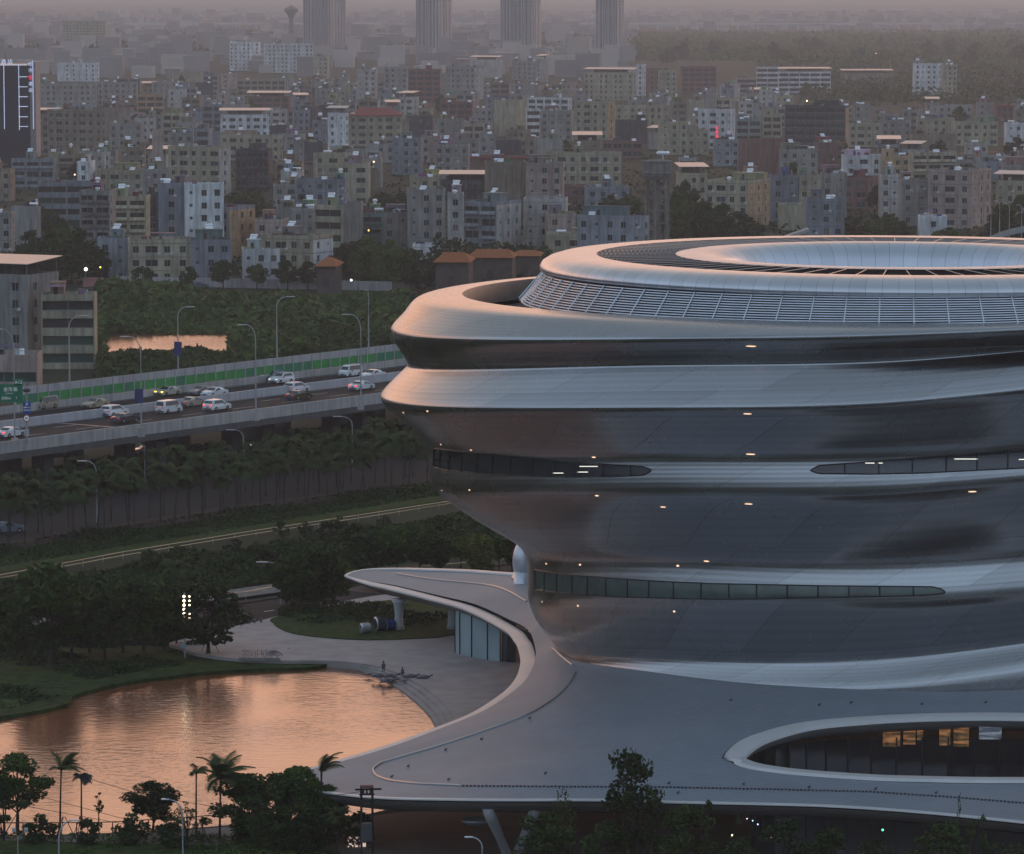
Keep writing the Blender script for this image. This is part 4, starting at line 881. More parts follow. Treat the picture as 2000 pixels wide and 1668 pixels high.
for i, (ch, yy) in enumerate(zip('经济型酒店', (125.5, 138, 152, 164, 176.5))): text_obj('side_letter', ch, 1.5, m_red if i == 2 else m_emw, hotel, (hx(58.5), -.12, hzz(yy)))
# vertical letters on the white block
for h in HOUSES:
    if (int(h['x0']), int(h['y'])) == (1364, 213):
        o = h['o']; m_dr = mat('dark_red_letters', (.20, .03, .05), .6, var=0); s = h['D'] / F
        sg = [('中', 232, m_dr), ('州', 241.5, m_dr), ('皮', 250, m_red), ('肤', 258.5, m_red), ('病', 267, m_red)]
        for ch, yy, mm_ in sg: text_obj('wall_letter', ch, 1.55, mm_, o, ((1400 - 1364) * s / math.cos(R(25)), -.12, PD(1400, yy, h['D']).z - .4))
# far tower blocks
def tower(x0, xs, x1, yb, hgt, label, seed):
    r = random.Random(seed); D = H * F / (yb + 30); s = D / F; W = (xs - x0) * s; be = R(22); Wf = W / math.cos(be); Ws = (x1 - xs) * s / math.sin(be) * .62; Wf = (xs - x0) * s / math.cos(be)
    A = G(x0, yb, 0); t = thing('tower_block', label, 'tower block', (A.x, A.y, 0), -be, 'high tower blocks beyond the town'); c = MB()
    xs_ = [0]; 
    while xs_[-1] < Wf - 2: xs_.append(min(Wf, xs_[-1] + r.choice((2.2, 3.2, 4.2, 1.6))))
    xs_[-1] = Wf; pts = []
    for i in range(len(xs_) - 1):
        d = (0, 1.6)[i % 2]; pts += [(xs_[i], d), (xs_[i + 1], d)]
    ys = [0]
    while ys[-1] < Ws - 2: ys.append(min(Ws, ys[-1] + r.choice((2.5, 3.5, 5))))
    ys[-1] = Ws; sp = []
    for i in range(len(ys) - 1):
        d = (0, 1.8)[i % 2]; sp += [(Wf - d, ys[i] + (1.6 if i == 0 else 0)), (Wf - d, ys[i + 1])]
    c.prism(pts + sp + [(0, Ws)], 0, hgt); c.build('wall', mat('tower_wall', (.46, .45, .45), .85, var=.12, scale=.1), t)
    md = mat('tower_glass', (.10, .115, .14), .35, var=.2, scale=.1)
    for i in range(len(xs_) - 1):
        w_ = xs_[i + 1] - xs_[i]
        q = MB(); d = (0, 1.6)[i % 2]
        q.box(((xs_[i] + xs_[i + 1]) / 2, d - .03, hgt / 2), (w_ * .5, .1, hgt - 3))
        o = q.build('window_column', md, t)
    for i in range(len(ys) - 1):
        q = MB(); d = (0, 1.8)[i % 2]
        q.box((Wf - d + .03, (ys[i] + ys[i + 1]) / 2 + (.8 if i == 0 else 0), hgt / 2), (.1, (ys[i + 1] - ys[i]) * .45, hgt - 3))
        q.build('window_column', md, t)
tower(592, 646, 692, 104, 108, 'broad grey tower block, leftmost, right of the mushroom water tower', 1)
tower(812, 856, 899, 108, 104, 'second tower block from the left, deep blue bays facing left', 2)
tower(977, 1037, 1070, 113, 106, 'third tower block from the left behind the metal-roofed stair house', 3)
tower(1163, 1206, 1228, 116, 104, 'slimmest tower block, rightmost, alone above the trees', 4)
# mushroom water tower
p = G(569, 92, 0); mw = thing('mushroom_water_tower', 'hazy concrete mushroom-shaped water tower left of the tower blocks', 'water tower', p)
s = p.y / F; m_conc = mat('old_concrete', (.20, .19, .18), .9, var=.25, streak=.4)
b = MB(); b.lathe([(5.2 * s, 0), (4.2 * s, 30 * s), (4.4 * s, 55 * s)], 20); b.build('stem', m_conc, mw, 'all')
b = MB(); b.lathe([(4.4 * s, 55 * s), (7 * s, 62 * s), (13.5 * s, 70 * s), (13.5 * s, 74 * s), (8 * s, 77 * s), (3 * s, 79 * s), (2.5 * s, 81 * s), (.1, 81 * s)], 24); b.build('tank', m_conc, mw, True)
# near concrete water tower
p = G(1283, 462, 0); p.y = 1090; p.x = 283 * 1090 / F; wt = thing('concrete_water_tower', 'round concrete water tank on six tall legs behind the museum', 'water tower', (p.x, p.y, 0)); s = 1090 / F
zt = lambda y: PD(1283, y, 1090).z
b = MB(); b.lathe([(3.0, zt(350)), (3.3, zt(345)), (3.9, zt(338)), (3.9, zt(336)), (3.7, zt(335)), (3.7, zt(317)), (3.9, zt(316)), (3.9, zt(314)), (1.2, zt(311)), (.01, zt(310))], 28); b.build('tank', m_conc, wt, True)
lm_ = MB(); lm_.tube([(0, 0, 0), (-.35, 0, zt(346))], [.42, .34], 8); lme = lm_.mesh('leg', m_conc)
for k in range(6):
    a_ = k * math.pi / 3 + .3; o = link('leg', lme, wt, (3.2 * math.cos(a_), 3.2 * math.sin(a_), 0), a_)
for z in (zt(436), zt(412), zt(388), zt(366)):
    b = MB()
    for k in range(6):
        a0, a1 = k * math.pi / 3 + .3, (k + 1) * math.pi / 3 + .3; b.tube([(3 * math.cos(a0), 3 * math.sin(a0), z), (3 * math.cos(a1), 3 * math.sin(a1), z)], .17, 4)
    b.build('ring_beam', m_conc, wt)
b = MB(); b.tube([(0, 0, 0), (0, 0, zt(346))], .3, 8); b.build('riser_pipe', m_conc, wt)
b = MB(); b.tube([(1.5, 0, zt(311)), (1.5, 0, zt(300))], .12, 5); b.tube([(-.2, 0, zt(299)), (.1, 0, zt(299)), (2.9, 0, zt(299)), (3.1, 0, zt(299))], [.1, .5, .5, .1], 8); b.build('roof_tank', m_tank, wt, True)
# orange tiled halls
m_tile = mat('orange_tiles', (.30, .10, .035), .8, var=.3, scale=1.5, detail=6)
for (x0, x1, yr, ye, D, lab) in ((850, 915, 492, 512, 985, 'nearer long hall with an orange tiled gable roof behind the trees'), (915, 1000, 486, 503, 1010, 'farther hall with an orange tiled roof, tallest of the orange roofs'), (1000, 1052, 488, 500, 1040, 'small hall with an orange tiled roof, half hidden by trees'), (618, 655, 502, 520, 985, 'little shed with an orange tiled roof left of the big trees')):
    A = PD(x0, ye, D); B_ = PD(x1, ye, D); zr = PD(x0, yr, D + 7).z; t = thing('tiled_hall', lab, 'hall', (A.x, D, 0), R(-4), 'halls with orange tiled roofs'); W = B_.x - A.x; ze = A.z
    b = MB(); b.add([(-.6, -.7, ze), (W + .6, -.7, ze), (W - 1.5, 7, zr), (1.5, 7, zr), (-.6, 14.7, ze), (W + .6, 14.7, ze)], [(0, 1, 2, 3), (5, 4, 3, 2), (0, 3, 4), (1, 5, 2)]); b.build('roof', m_tile, t)
    b = MB(); b.box((W / 2, 7, ze / 2), (W, 13, ze)); b.build('wall', mat('hall_wall', (.10, .08, .07), .9), t)
    b = MB(); b.box((W / 2, -.02 + .5, ze / 2 - .3), (1.6, .1, min(2.2, ze - .8))); b.build('door', mat('dark_door', ()), t)
# distant viaduct, bay water and horizon town
D1 = 6800; zz = PD(0, 46, D1).z
dv = thing('distant_viaduct', 'long pale elevated railway crossing the hazy distance', 'viaduct', (0, D1, 0)); b = MB(); b.box((0, 0, zz), (2600, 9, 3.2)); b.build('deck', mat('pale_concrete', (.5, .49, .47), .8), dv)
pm = MB(); pm.box((0, 0, zz / 2 - .9), (3, 5, zz - 1.8)); pme = pm.mesh('pier', mat('pale_concrete', ()))
for k in range(-30, 31): link('pier', pme, dv, (k * 32 + 8, 0, 0))
D2 = 9800; z2 = PD(0, 19, D2).z; dv2 = thing('distant_bridge', 'faint second elevated line just under the top of the haze', 'viaduct', (700, D2, 0)); b = MB(); b.box((0, 0, z2), (3200, 9, 4)); b.build('deck', mat('pale_concrete', ()), dv2)
pm = MB(); pm.box((0, 0, z2 / 2 - 1), (4, 5, z2 - 2)); pme = pm.mesh('pier', mat('pale_concrete', ()))
for k in range(-30, 31): link('pier', pme, dv2, (k * 40, 0, 0))
b = MB(); r9 = random.Random(9)                     # the countless far houses beyond those one can tell apart
for _ in range(1500):
    D = r9.uniform(3300, 9500); px = r9.uniform(-60, 2060); w_ = r9.uniform(8, 26); h_ = r9.choice((6, 8, 10, 14, 18)) * r9.uniform(.8, 1.2)
    yb = H * F / D + Y0
    if px > 1230 and yb > 62: continue
    b.box(((px - 1000) * D / F, D, h_ / 2), (w_, 10, h_), r9.uniform(-.3, .3), 0 if r9.random() < .7 else 1); 
    if r9.random() < .15: b.box(((px - 1000) * D / F, D - 1, h_ + .6), (w_ * r9.uniform(.6, 1.6), 9, .4), 0, 2)
o = b.build('distant_houses', [mat('far_wall', (.28, .26, .25), .9, var=.3, scale=.01), mat('far_wall_pale', (.45, .40, .36), .9, var=.2, scale=.01), m_sheet]); o['kind'] = 'stuff'
b = MB(); b.box((0, 0, 6), (150, 40, 12)); q = G(1560, 56, 0); o = b.build('factory', mat('far_wall', ()), None, loc=(q.x, q.y, 0)); tag(o, 'long low factory with a bright roof edge in front of the viaduct', 'factory')
b = MB(); b.box((0, -22, 12.6), (150, 4, .8)); b.build('roof_edge', m_sheet, o)

for x, y, D, c_, lab in ((868, 392, 1150, (1, .95, .9), 'tiny white lamp on a grey house wall near the middle of the town'), (720, 450, 1060, (1, .6, .15), 'tiny orange lamp on a green balcony left of the museum'), (730, 316, 1400, (1, .7, .4), 'tiny warm lamp by a cream house in the middle of the town'), (146, 341, 1310, (1, .5, .35), 'tiny reddish lamp on a pale house at left'), (196, 522, 1010, (.8, .9, .1), 'tiny yellow lamp in the big tree clump'), (1711, 105, 4100, (1, .5, .2), 'orange light in the far wood'), (1576, 197, 2100, (1, .8, .5), 'tiny lamp by the school block')):
    q = PD(x, y, D); b = MB(); b.ball(q, .22 * D / 1100, 8, 5); tag(b.build('small_light', mat('dot_%d' % x, c_, emit=c_, es=2.0, var=0)), lab, 'light')
# ================================================================== ELEVATED HIGHWAY
O = Vector((-70.5, 585, 0)); al = math.atan2(.817, .576); U = Vector((.576, .817, 0)); V = Vector((-.817, .576, 0)); DZ = 8.0
def hw(s, t, z=0): return O + U * s + V * t + Vector((0, 0, z))
def hw_px(px, py, z):                    # pixel -> (s, t)
    p = G(px, py, z) - O; return p.x * U.x + p.y * U.y, p.x * V.x + p.y * V.y
via = thing('elevated_highway', 'elevated concrete highway with median wall on dark piers', 'viaduct', O, al)
S0, S1 = -70, 260
def long_box(name, t0, t1, z0, z1, m, par=via):
    b = MB(); b.box(((S0 + S1) / 2, (t0 + t1) / 2, (z0 + z1) / 2), (S1 - S0, t1 - t0, z1 - z0)); return b.build(name, m, par)
m_pc = mat('parapet_concrete', (.42, .40, .385), .8, var=.16, scale=.3, streak=.3, detail=8); m_dk = mat('deck_underside', (.10, .10, .10), .9, var=.2)
long_box('deck', -.3, 33.2, DZ - 1.5, DZ - .02, m_dk)
for (t0, t1, zt_) in ((-.35, .05, 1.15), (32.4, 32.8, 1.2)): long_box('parapet', t0, t1, DZ - .55, DZ + zt_ - .08, m_pc)
long_box('median_wall', 17.6, 18.1, DZ + .002, DZ + 1.25, mat('median_paint', (.46, .45, .47), .75, var=.1, scale=.3, streak=.2))
b = MB(); b.quad(hw(S0, .05, DZ), hw(S1, .05, DZ), hw(S1, 32.4, DZ), hw(S0, 32.4, DZ)); struct(b.build('road', m_asph))
b = MB()
for t in (5.0, 9.2, 13.4, 22.0, 26.0):
    for s in np.arange(S0, S1, 12): b.quad(hw(s, t, DZ + .006), hw(s + 5, t, DZ + .006), hw(s + 5, t + .16, DZ + .006), hw(s, t + .16, DZ + .006))
for t in (.9, 17.0, 18.8, 31.4): b.quad(hw(S0, t, DZ + .005), hw(S1, t, DZ + .005), hw(S1, t + .15, DZ + .005), hw(S0, t + .15, DZ + .005))
struct(b.build('lane_marking', mat('road_paint', ())))
for (px, py) in ((110, 826),):
    s, t = hw_px(px, py, DZ); b = MB(); b.quad(hw(s, 17.5, DZ + .009), hw(s + .5, 17.5, DZ + .009), hw(s + .5, .1, DZ + .009), hw(s, .1, DZ + .009)); struct(b.build('expansion_joint', mat('joint_steel', (.42, .36, .32), .4, .6)))
pb = MB(); pb.box((0, 0, 3.2), (2.2, 2.2, 6.5), 0, 0, .2); pme = pb.mesh('pier', m_dk); cb = MB(); cb.box((0, 0, 0), (2.4, 13, 1.3), 0, 0, .2); cme = cb.mesh('crosshead', m_dk)
for s in range(-60, 250, 25):
    for t in (6, 12, 22, 28): link('pier', pme, via, (s, t, 0))
    for t in (9, 25): link('crosshead', cme, via, (s, t, DZ - 2.0))
# noise barrier
nb_ = thing('noise_barrier', 'grey noise barrier with a row of green panels along the far highway edge', 'noise barrier', hw(0, 32.6, DZ), al)
def nbox(name, s0, s1, z0, z1, m, th=.12): b = MB(); b.box(((s0 + s1) / 2, 0, (z0 + z1) / 2), (s1 - s0, th, z1 - z0)); return b.build(name, m, nb_)
m_nb = mat('barrier_panel', (.42, .40, .40), .7, var=.1, scale=.2, streak=.25)
s = hw_px(44, 756, DZ + 3.7)[0] - 2; first = s
gm = [mat('green_panel', (.025, .26, .05), .5, var=.2, scale=.4), mat('green_panel_deep', (.02, .20, .09), .5, var=.2, scale=.4)]
gb = MB(); gb.box((1.25, 0, 1.9), (2.40, .08, 1.35)); gms = [gb.mesh('green_panel', g) for g in gm]; tb = MB(); tb.box((1.25, 0, 3.18), (2.44, .1, 1.16)); tme = tb.mesh('upper_panel', m_nb); lb_ = MB(); lb_.box((1.25, 0, 1.22), (2.44, .1, .05)); pb = MB(); pb.box((0, 0, 2.45), (.12, .2, 2.5)); pm2 = pb.mesh('post', mat('post_metal', (.45, .46, .47), .5, .4))
k = 0
while s < 190 and k < 60:
    link('green_panel', gms[rnd.random() < .3], nb_, (s, 0, 0)); link('upper_panel', tme, nb_, (s, 0, 0)); link('post', pm2, nb_, (s, -.1, 0)); s += 2.5; k += 1
# ---------------- lamps
m_pole = mat('pole_metal', (.36, .37, .38), .5, .4, var=.05); m_lampw = mat('street_lamp_glow', (1, 1, 1), emit=(1, .92, .85), es=2.5, var=0); m_head = mat('lamp_head', (.5, .52, .54), .4, .4, var=0)
def street_lamp(px, ytop, ybase, zb, arm_px, label, lit=False, r=.1, D=None, double=False, m=None, group='street lamps', fixD=None):
    base = G(px, ybase, zb) if fixD is None else PD(px, ybase, fixD)
    s = base.y / F; hgt = (ybase - ytop) * s / cP; a = arm_px * s
    t = thing('street_lamp', label, 'street lamp', base, 0, group)
    b = MB(); pts = [(0, 0, 0), (0, 0, hgt * .5), (0, 0, hgt * .82)]; 
    for k in range(1, 7):
        q = k / 6 * math.pi / 2; pts.append((a * .85 * (1 - math.cos(q)), 0, hgt * .82 + hgt * .17 * math.sin(q)))
    b.tube(pts, [r * 1.3, r, r * .9] + [r * .75] * 6, 7); b.build('pole', m or m_pole, t, True)
    sg = 1 if a > 0 else -1; hb = MB(); x = a * .85; l_ = min(1.3, abs(a) * .5 + .5); z = hgt * .99
    hb.box((x + sg * l_ / 2, 0, z), (l_, .34, .14), 0, 0, .05); hb.build('lamp_head', m_lampw if lit else m_head, t)
    return t
via_lamps = [(276, 655, 836, -26, 'highway lamp carrying a blue banner, second from the left on the near parapet'), (500, 632, 805, -22, 'highway lamp, third from the left on the near parapet'), (705, 612, 784, -24, 'highway lamp nearest the museum on the near parapet'), (29, 640, 856, -26, 'highway lamp standing in front of the green sign')]
for (x, yt, yb, a, lab) in via_lamps:
    t = street_lamp(x, yt, yb, DZ + 1.0, a, lab, group='highway lamps')
    b = MB(); b.box((0, -.2, -.6), (.9, .5, 1.3), R(35)); b.build('bracket', m_pc, t)
t = street_lamp(136, 615, 745, DZ, 26, 'thin lamp pole rising beyond the barrier in front of the cream offices', fixD=655, group='lamps beyond the highway')
t = street_lamp(348, 598, 720, DZ, 20, 'lamp pole beyond the barrier bearing a blue banner, in front of the canal', fixD=672, group='lamps beyond the highway'); b = MB(); b.box((0, -.15, 3.2), (1.2, .12, 2.2)); b.build('banner', mat('blue_banner', (.025, .04, .14), .6, var=.2), t)
street_lamp(541, 578, 698, DZ, 24, 'lamp pole beyond the barrier above the trees', fixD=690, group='lamps beyond the highway'); street_lamp(720, 565, 680, DZ, -2, 'thin straight pole beyond the barrier near the museum', fixD=700, group='lamps beyond the highway')
for i, (x, yt, yb, a, lit, lab) in enumerate(((189, 898, 1022, -22, False, 'pale curved lamp on the avenue below the highway'), (190, 932, 1022, 18, True, 'lit low lamp beside the pale curved lamp on the avenue'), (283, 864, 950, -15, False, 'curved lamp half hidden by palms under the highway edge'), (476, 838, 930, -20, False, 'curved lamp among palms left of the glowing one'), (478, 868, 930, 13, True, 'low glowing lamp among the palms under the highway'), (688, 812, 905, -24, False, 'lamp under the highway close to the museum'),
        (548, 1096, 1180, -30, False, 'dim lamp over the road bend behind the plaza trees'), (815, 1055, 1120, -18, False, 'small lamp among the trees behind the upper roof arm'))):
    street_lamp(x, yt, yb, 0, a, lab, lit, .08)
for x, yb, lab in ((168, 560, 'bright white lamp in the big trees by the canal road'), (686, 572, 'small lit lamp on the canal road'), (851, 560, 'bright lamp in front of the museum rim by the trees')):
    p = G(x, yb, 0); hh_ = 4.2 if x == 168 else 3.0; t = thing('street_lamp', lab, 'street lamp', p, 0, 'lamps of the canal road'); b = MB(); b.tube([(0, 0, 0), (0, 0, hh_)], .06, 5); b.build('pole', m_pole, t)
    b = MB(); b.ball((0, 0, hh_), .42 if x == 168 else .26, 10, 6); b.build('lamp_head', m_lampw, t)
# banner on the second lamp
s_ = G(276, 800, DZ); b = MB(); p = G(276, 836, DZ + 1); b.box((-.25, -.2, 0), (1.2, .1, 2.0)); o = b.build('banner', mat('blue_banner', ()), None, loc=PD(275, 773, p.y - .2)); tag(o, 'dark blue banner hanging on the highway lamp pole', 'banner')
# ---------------- signs
gs = thing('road_sign', 'green overhead direction sign with white writing at the left edge', 'road sign', PD(-40, 850, 575)); p0 = gs.location.copy(); m_gr = mat('sign_green', (.005, .17, .09), .45, var=.05); m_wt = mat('sign_white', (.75, .78, .78), .5, var=0, emit=(.6, .65, .62), es=.12)
def sgn(x0, x1, y0, y1, nm, m, D=575, par=gs, org=None):
    a, c = PD(x0, y1, D), PD(x1, y0, D); q = (a + c) / 2 - (org or p0); b = MB(); b.box((q.x, q.y, q.z), (c.x - a.x, .15, c.z - a.z)); return b.build(nm, m, par)
sgn(-70, 44, 750, 786, 'panel', m_gr); sgn(28, 45, 741, 752, 'exit_plate', m_gr); sgn(-42, -39, 760, 868, 'post', m_pole)
def stxt(body, x, y, size, D=575, par=gs, org=None, m=None):
    q = PD(x, y, D - .3) - (org or p0); return text_obj('lettering', body, size, m or m_wt, par, q, ext=.01)
stxt('A12', 36, 747, .62); stxt('金', 11, 761, .6); stxt('湾', 20, 761, .6); stxt('路', 30, 761, .6); stxt('JINWAN Rd', 18, 768.5, .2); stxt('500m', 12, 778, .55); stxt('1', 32, 777, .5)
bs = thing('road_sign', 'blue sign with white arrow and a round speed limit on a post by the highway', 'road sign', PD(51, 862, 588)); p1 = bs.location.copy()
sgn(45, 60, 784, 809, 'panel', mat('sign_blue', (.01, .06, .30), .45, var=.05), 588, bs, p1); sgn(51, 53.5, 762, 866, 'post', m_pole, 588.4, bs, p1)
stxt('↗', 51.5, 789, .7, 588, bs, p1); stxt('辅路出口', 52.5, 796, .24, 588, bs, p1); stxt('滨海大道', 52.5, 801.5, .24, 588, bs, p1)
q = PD(52, 817, 587.7) - p1; b = MB(); 
def disc(r, y, m, nm): b = MB(); b.add([(q.x + r * math.cos(a), q.y + y, q.z + r * math.sin(a)) for a in np.arange(0, 6.28, .35)], [tuple(range(18))]); b.build(nm, m, bs)
disc(.52, 0, mat('sign_red', (.5, .03, .03), .5, var=0), 'limit_ring'); disc(.38, -.03, m_wt, 'limit_disc'); text_obj('lettering', '80', .42, mat('ink', (.02, .02, .02)), bs, (q.x, q.y - .06, q.z), ext=.005)
b = MB(); c_ = PD(52, 845, 587.5) - p1; b.box((c_.x, c_.y, c_.z), (.6, .4, .9)); b.build('control_box', mat('box_grey', (.4, .42, .44), .5), bs)
b = MB(); c_ = PD(52, 762, 587.5) - p1; b.ball((c_.x, c_.y, c_.z), .5, 10, 6, (1.2, 1, .6)); b.build('camera_dome', mat('dark_clip', ()), bs)
# ---------------- cars
m_cg2 = mat('car_glass', (.015, .018, .022), .08, spec=.8, var=0); m_tyre = mat('tyre', (.015, .015, .016), .8, var=0); m_rimw = mat('wheel_rim', (.35, .35, .37), .35, .7, var=0)
def car_mesh(kind):
    P = {'sedan': (4.7, 1.82, [(-2.35, .45), (-2.33, .82), (-2.2, .98), (-1.55, 1.02), (-1.0, 1.38), (-.5, 1.46), (.35, 1.43), (1.1, 1.0), (1.95, .86), (2.28, .68), (2.35, .42)], (-1.5, .98, 1.0)),
         'suv': (4.6, 1.88, [(-2.3, .5), (-2.3, 1.0), (-2.2, 1.12), (-1.95, 1.58), (-1.5, 1.7), (.3, 1.68), (1.05, 1.14), (1.95, .98), (2.25, .8), (2.3, .45)], (-2.15, 1.02, 1.14)),
         'van': (4.3, 1.75, [(-2.15, .5), (-2.15, 1.1), (-2.05, 1.85), (-1.8, 1.95), (.9, 1.93), (1.3, 1.75), (1.75, 1.15), (2.1, .9), (2.15, .45)], (-2.0, 1.7, 1.12))}[kind]
    L_, W_, prof, _ = P; n = len(prof); zw = 1.0 if kind == 'sedan' else 1.13
    hw_ = W_ / 2
    def wd(z): return hw_ * (1 if z <= zw + .02 else 1 - .26 * (z - zw) / (prof and max(p[1] for p in prof) - zw + .01) * .85)
    b = MB(); ring = []
    for sgn_ in (-1, 1): ring.append([(x, sgn_ * wd(z), z) for x, z in prof])
    lo = [(2.35 * L_ / 4.7, .22), (-2.35 * L_ / 4.7, .22)]
    for sgn_, rg in zip((-1, 1), ring):
        poly = rg + [(lo[0][0], sgn_ * hw_ * .96, .22), (lo[1][0], sgn_ * hw_ * .96, .22)]
        b.add(poly, [tuple(range(len(poly)))] if sgn_ > 0 else [tuple(range(len(poly)))[::-1]])
    A, B_ = ring
    for i in range(n - 1): b.quad(A[i], B_[i], B_[i + 1], A[i + 1])
    b.quad((lo[1][0], -hw_ * .96, .22), (lo[1][0], hw_ * .96, .22), B_[0], A[0]); b.quad(A[-1], B_[-1], (lo[0][0], hw_ * .96, .22), (lo[0][0], -hw_ * .96, .22))
    body = b.mesh('body', mat('car_paint', (.7, .7, .7), .25, objcol=True, var=0, coat=.8), False)
    g = MB()
    # side glass, windscreen and rear screen sit just proud of the shell
    top = max(p[1] for p in prof); up = [p for p in prof if p[1] > zw + .05]
    xs = [p[0] for p in up]; f0, f1 = min(xs), max(xs)
    fr = next(i for i in range(n - 1) if prof[i][1] > zw + .2 and prof[i + 1][1] <= zw + .05) if any(prof[i][1] > zw + .2 and prof[i + 1][1] <= zw + .05 for i in range(n - 1)) else n - 3
    for sgn_ in (-1, 1):
        y0 = sgn_ * (hw_ + .012); y1 = sgn_ * (wd(top - .12) + .015)
        q = [(f0 + (.45 if kind == 'sedan' else .25), y0, zw + .04), (prof[fr + 1][0] - .25, y0, zw + .04), (prof[fr][0] - .05, y1, top - .12), (f0 + (.75 if kind == 'sedan' else .5), y1, top - .12)]
        g.add(q, [(0, 1, 2, 3)] if sgn_ < 0 else [(3, 2, 1, 0)])
    def pan(i, a, c):
        (xa, za), (xb, zb) = prof[i], prof[i + 1]; d = Vector((zb - za, 0, -(xb - xa))); d.normalize(); d = d * -1 if d.z < 0 else d; e = d * .02
        pa = (xa + (xb - xa) * a, za + (zb - za) * a); pb_ = (xa + (xb - xa) * c, za + (zb - za) * c); k1, k2 = wd(pa[1]) * .88, wd(pb_[1]) * .88
        g.quad((pa[0] + e.x, -k1, pa[1] + e.z), (pb_[0] + e.x, -k2, pb_[1] + e.z), (pb_[0] + e.x, k2, pb_[1] + e.z), (pa[0] + e.x, k1, pa[1] + e.z))
    pan(fr, .08, .95); pan(3 if kind == 'sedan' else (2 if kind == 'suv' else 1), .12, .92)
    glass = g.mesh('glass', m_cg2)
    w_ = MB(); w_.tube([(0, -.11, 0), (0, .11, 0)], .34, 14); tyre = w_.mesh('wheel', m_tyre); w2 = MB(); w2.tube([(0, -.12, 0), (0, .12, 0)], .2, 10); rimm = w2.mesh('rim', m_rimw)
    return body, glass, tyre, rimm, L_, W_
CM = {k: car_mesh(k) for k in ('sedan', 'suv', 'van')}
m_tail = mat('tail_lamp', (.5, .01, .01), .3, emit=(1, .03, .02), es=.25, var=0); m_brake = mat('brake_lamp', (.9, .02, .02), .3, emit=(1, .05, .05), es=1.6, var=0)
m_hl = mat('headlamp_off', (.6, .62, .65), .15, .3, var=0); m_hlw = mat('headlamp_warm', (1, .9, .7), emit=(1, .85, .55), es=2.2, var=0); m_hly = mat('headlamp_yellow', (1, .8, .1), emit=(1, .65, .05), es=2.2, var=0)
lt = MB(); lt.box((0, 0, 0), (.12, .38, .16), 0, 0, .03); LT = {m.name: lt.mesh('lamp', m) for m in (m_tail, m_brake, m_hl, m_hlw, m_hly)}
pl = MB(); pl.box((0, 0, 0), (.04, .45, .15)); plm = pl.mesh('number_plate', mat('plate', (.05, .12, .4), .5, var=0)); mi_ = MB(); mi_.box((0, 0, 0), (.14, .22, .14), 0, 0, .03); mim = mi_.mesh('mirror', mat('dark_clip', ()))
bu = MB(); bu.box((0, 0, 0), (.08, 1.5, .2)); bum = bu.mesh('bumper', mat('dark_clip', ()))
def car(px, py, z, kind, col, label, rz, tail=m_tail, head=m_hl, group=None, name='parked_car' , cat='car'):
    body, glass, tyre, rimm, L_, W_ = CM[kind]; p = G(px, py, z); t = thing(name, label, cat, p, rz, group)
    link('body', body, t, (0, 0, 0), 0, (*col, 1)); link('glass', glass, t)
    for x in (-L_ * .29, L_ * .30):
        for y in (-W_ / 2 + .1, W_ / 2 - .1): wl = link('wheel', tyre, t, (x, y, .34)); link('rim', rimm, wl)
    for y in (-W_ / 2 + .25, W_ / 2 - .25): link('tail_lamp', LT[tail.name], t, (-L_ / 2 + .01, y, .92 if kind != 'sedan' else .78)); link('headlight', LT[head.name], t, (L_ / 2 - .1, y, .72))
    link('number_plate', plm, t, (-L_ / 2 - .02, 0, .6)); link('number_plate', plm, t, (L_ / 2 + .02, 0, .5)); link('bumper', bum, t, (-L_ / 2 - .01, 0, .36)); link('bumper', bum, t, (L_ / 2, 0, .36))
    for y in (-W_ / 2 - .1, W_ / 2 + .1): link('mirror', mim, t, (.7, y, 1.02))
    return t
WH = (.78, .78, .78)
nr_ = 'cars driving away on the near carriageway'; fr_ = 'cars coming on the far carriageway'
for a in ((22, 857, 'sedan', WH, 'white sedan at the left edge with its tail lamp lit', m_brake), (224, 816, 'suv', WH, 'white hatchback just above the dark sedan on the near carriageway', m_tail), (245, 829, 'sedan', (.06, .05, .06), 'dark sedan with reddish roof behind the lamp post', m_tail), (330, 810, 'van', WH, 'white people carrier with black rear window on the near carriageway', m_tail),
          (376, 797, 'sedan', (.42, .34, .28), 'beige sedan with full width red tail lamps', m_tail), (424, 805, 'suv', WH, 'white hatchback with bright brake lamps', m_brake), (580, 770, 'suv', (.70, .70, .72), 'white car with red tail strip beside the median', m_tail), (584, 784, 'sedan', (.07, .06, .035), 'dark olive sedan nearest the parapet', m_tail), (706, 765, 'sedan', WH, 'white sedan with pink-red tail lamps nearest the museum', m_brake)):
    car(a[0], a[1] - 4, DZ + .01, a[2], a[3], a[4], al, a[5], group=nr_, name='car')
for a in ((89, 802, 'van', (.36, .31, .24), 'beige minivan on the far carriageway', m_hl), (187, 800, 'sedan', (.44, .36, .24), 'champagne sedan partly behind the median wall', m_hl), (328, 776, 'sedan', (.55, .50, .42), 'pale sedan with two yellow headlamps', m_hly), (393, 775, 'sedan', (.33, .25, .24), 'bronze sedan behind a white one', m_hl), (419, 778, 'sedan', WH, 'white sedan sunk behind the median wall beside a bronze one', m_hl),
          (531, 748, 'suv', (.10, .15, .20), 'dark blue SUV side by side with a white one', m_hl), (550, 752, 'suv', WH, 'white SUV with one bright headlamp', m_hlw), (685, 739, 'van', WH, 'white large people carrier with both headlamps lit', m_hlw), (728, 743, 'sedan', WH, 'white sedan beside the lamp post near the museum, far carriageway', m_hl)):
    car(a[0], a[1] - 4, DZ + .01, a[2], a[3], a[4], al + math.pi, m_tail, a[5], group=fr_, name='car')
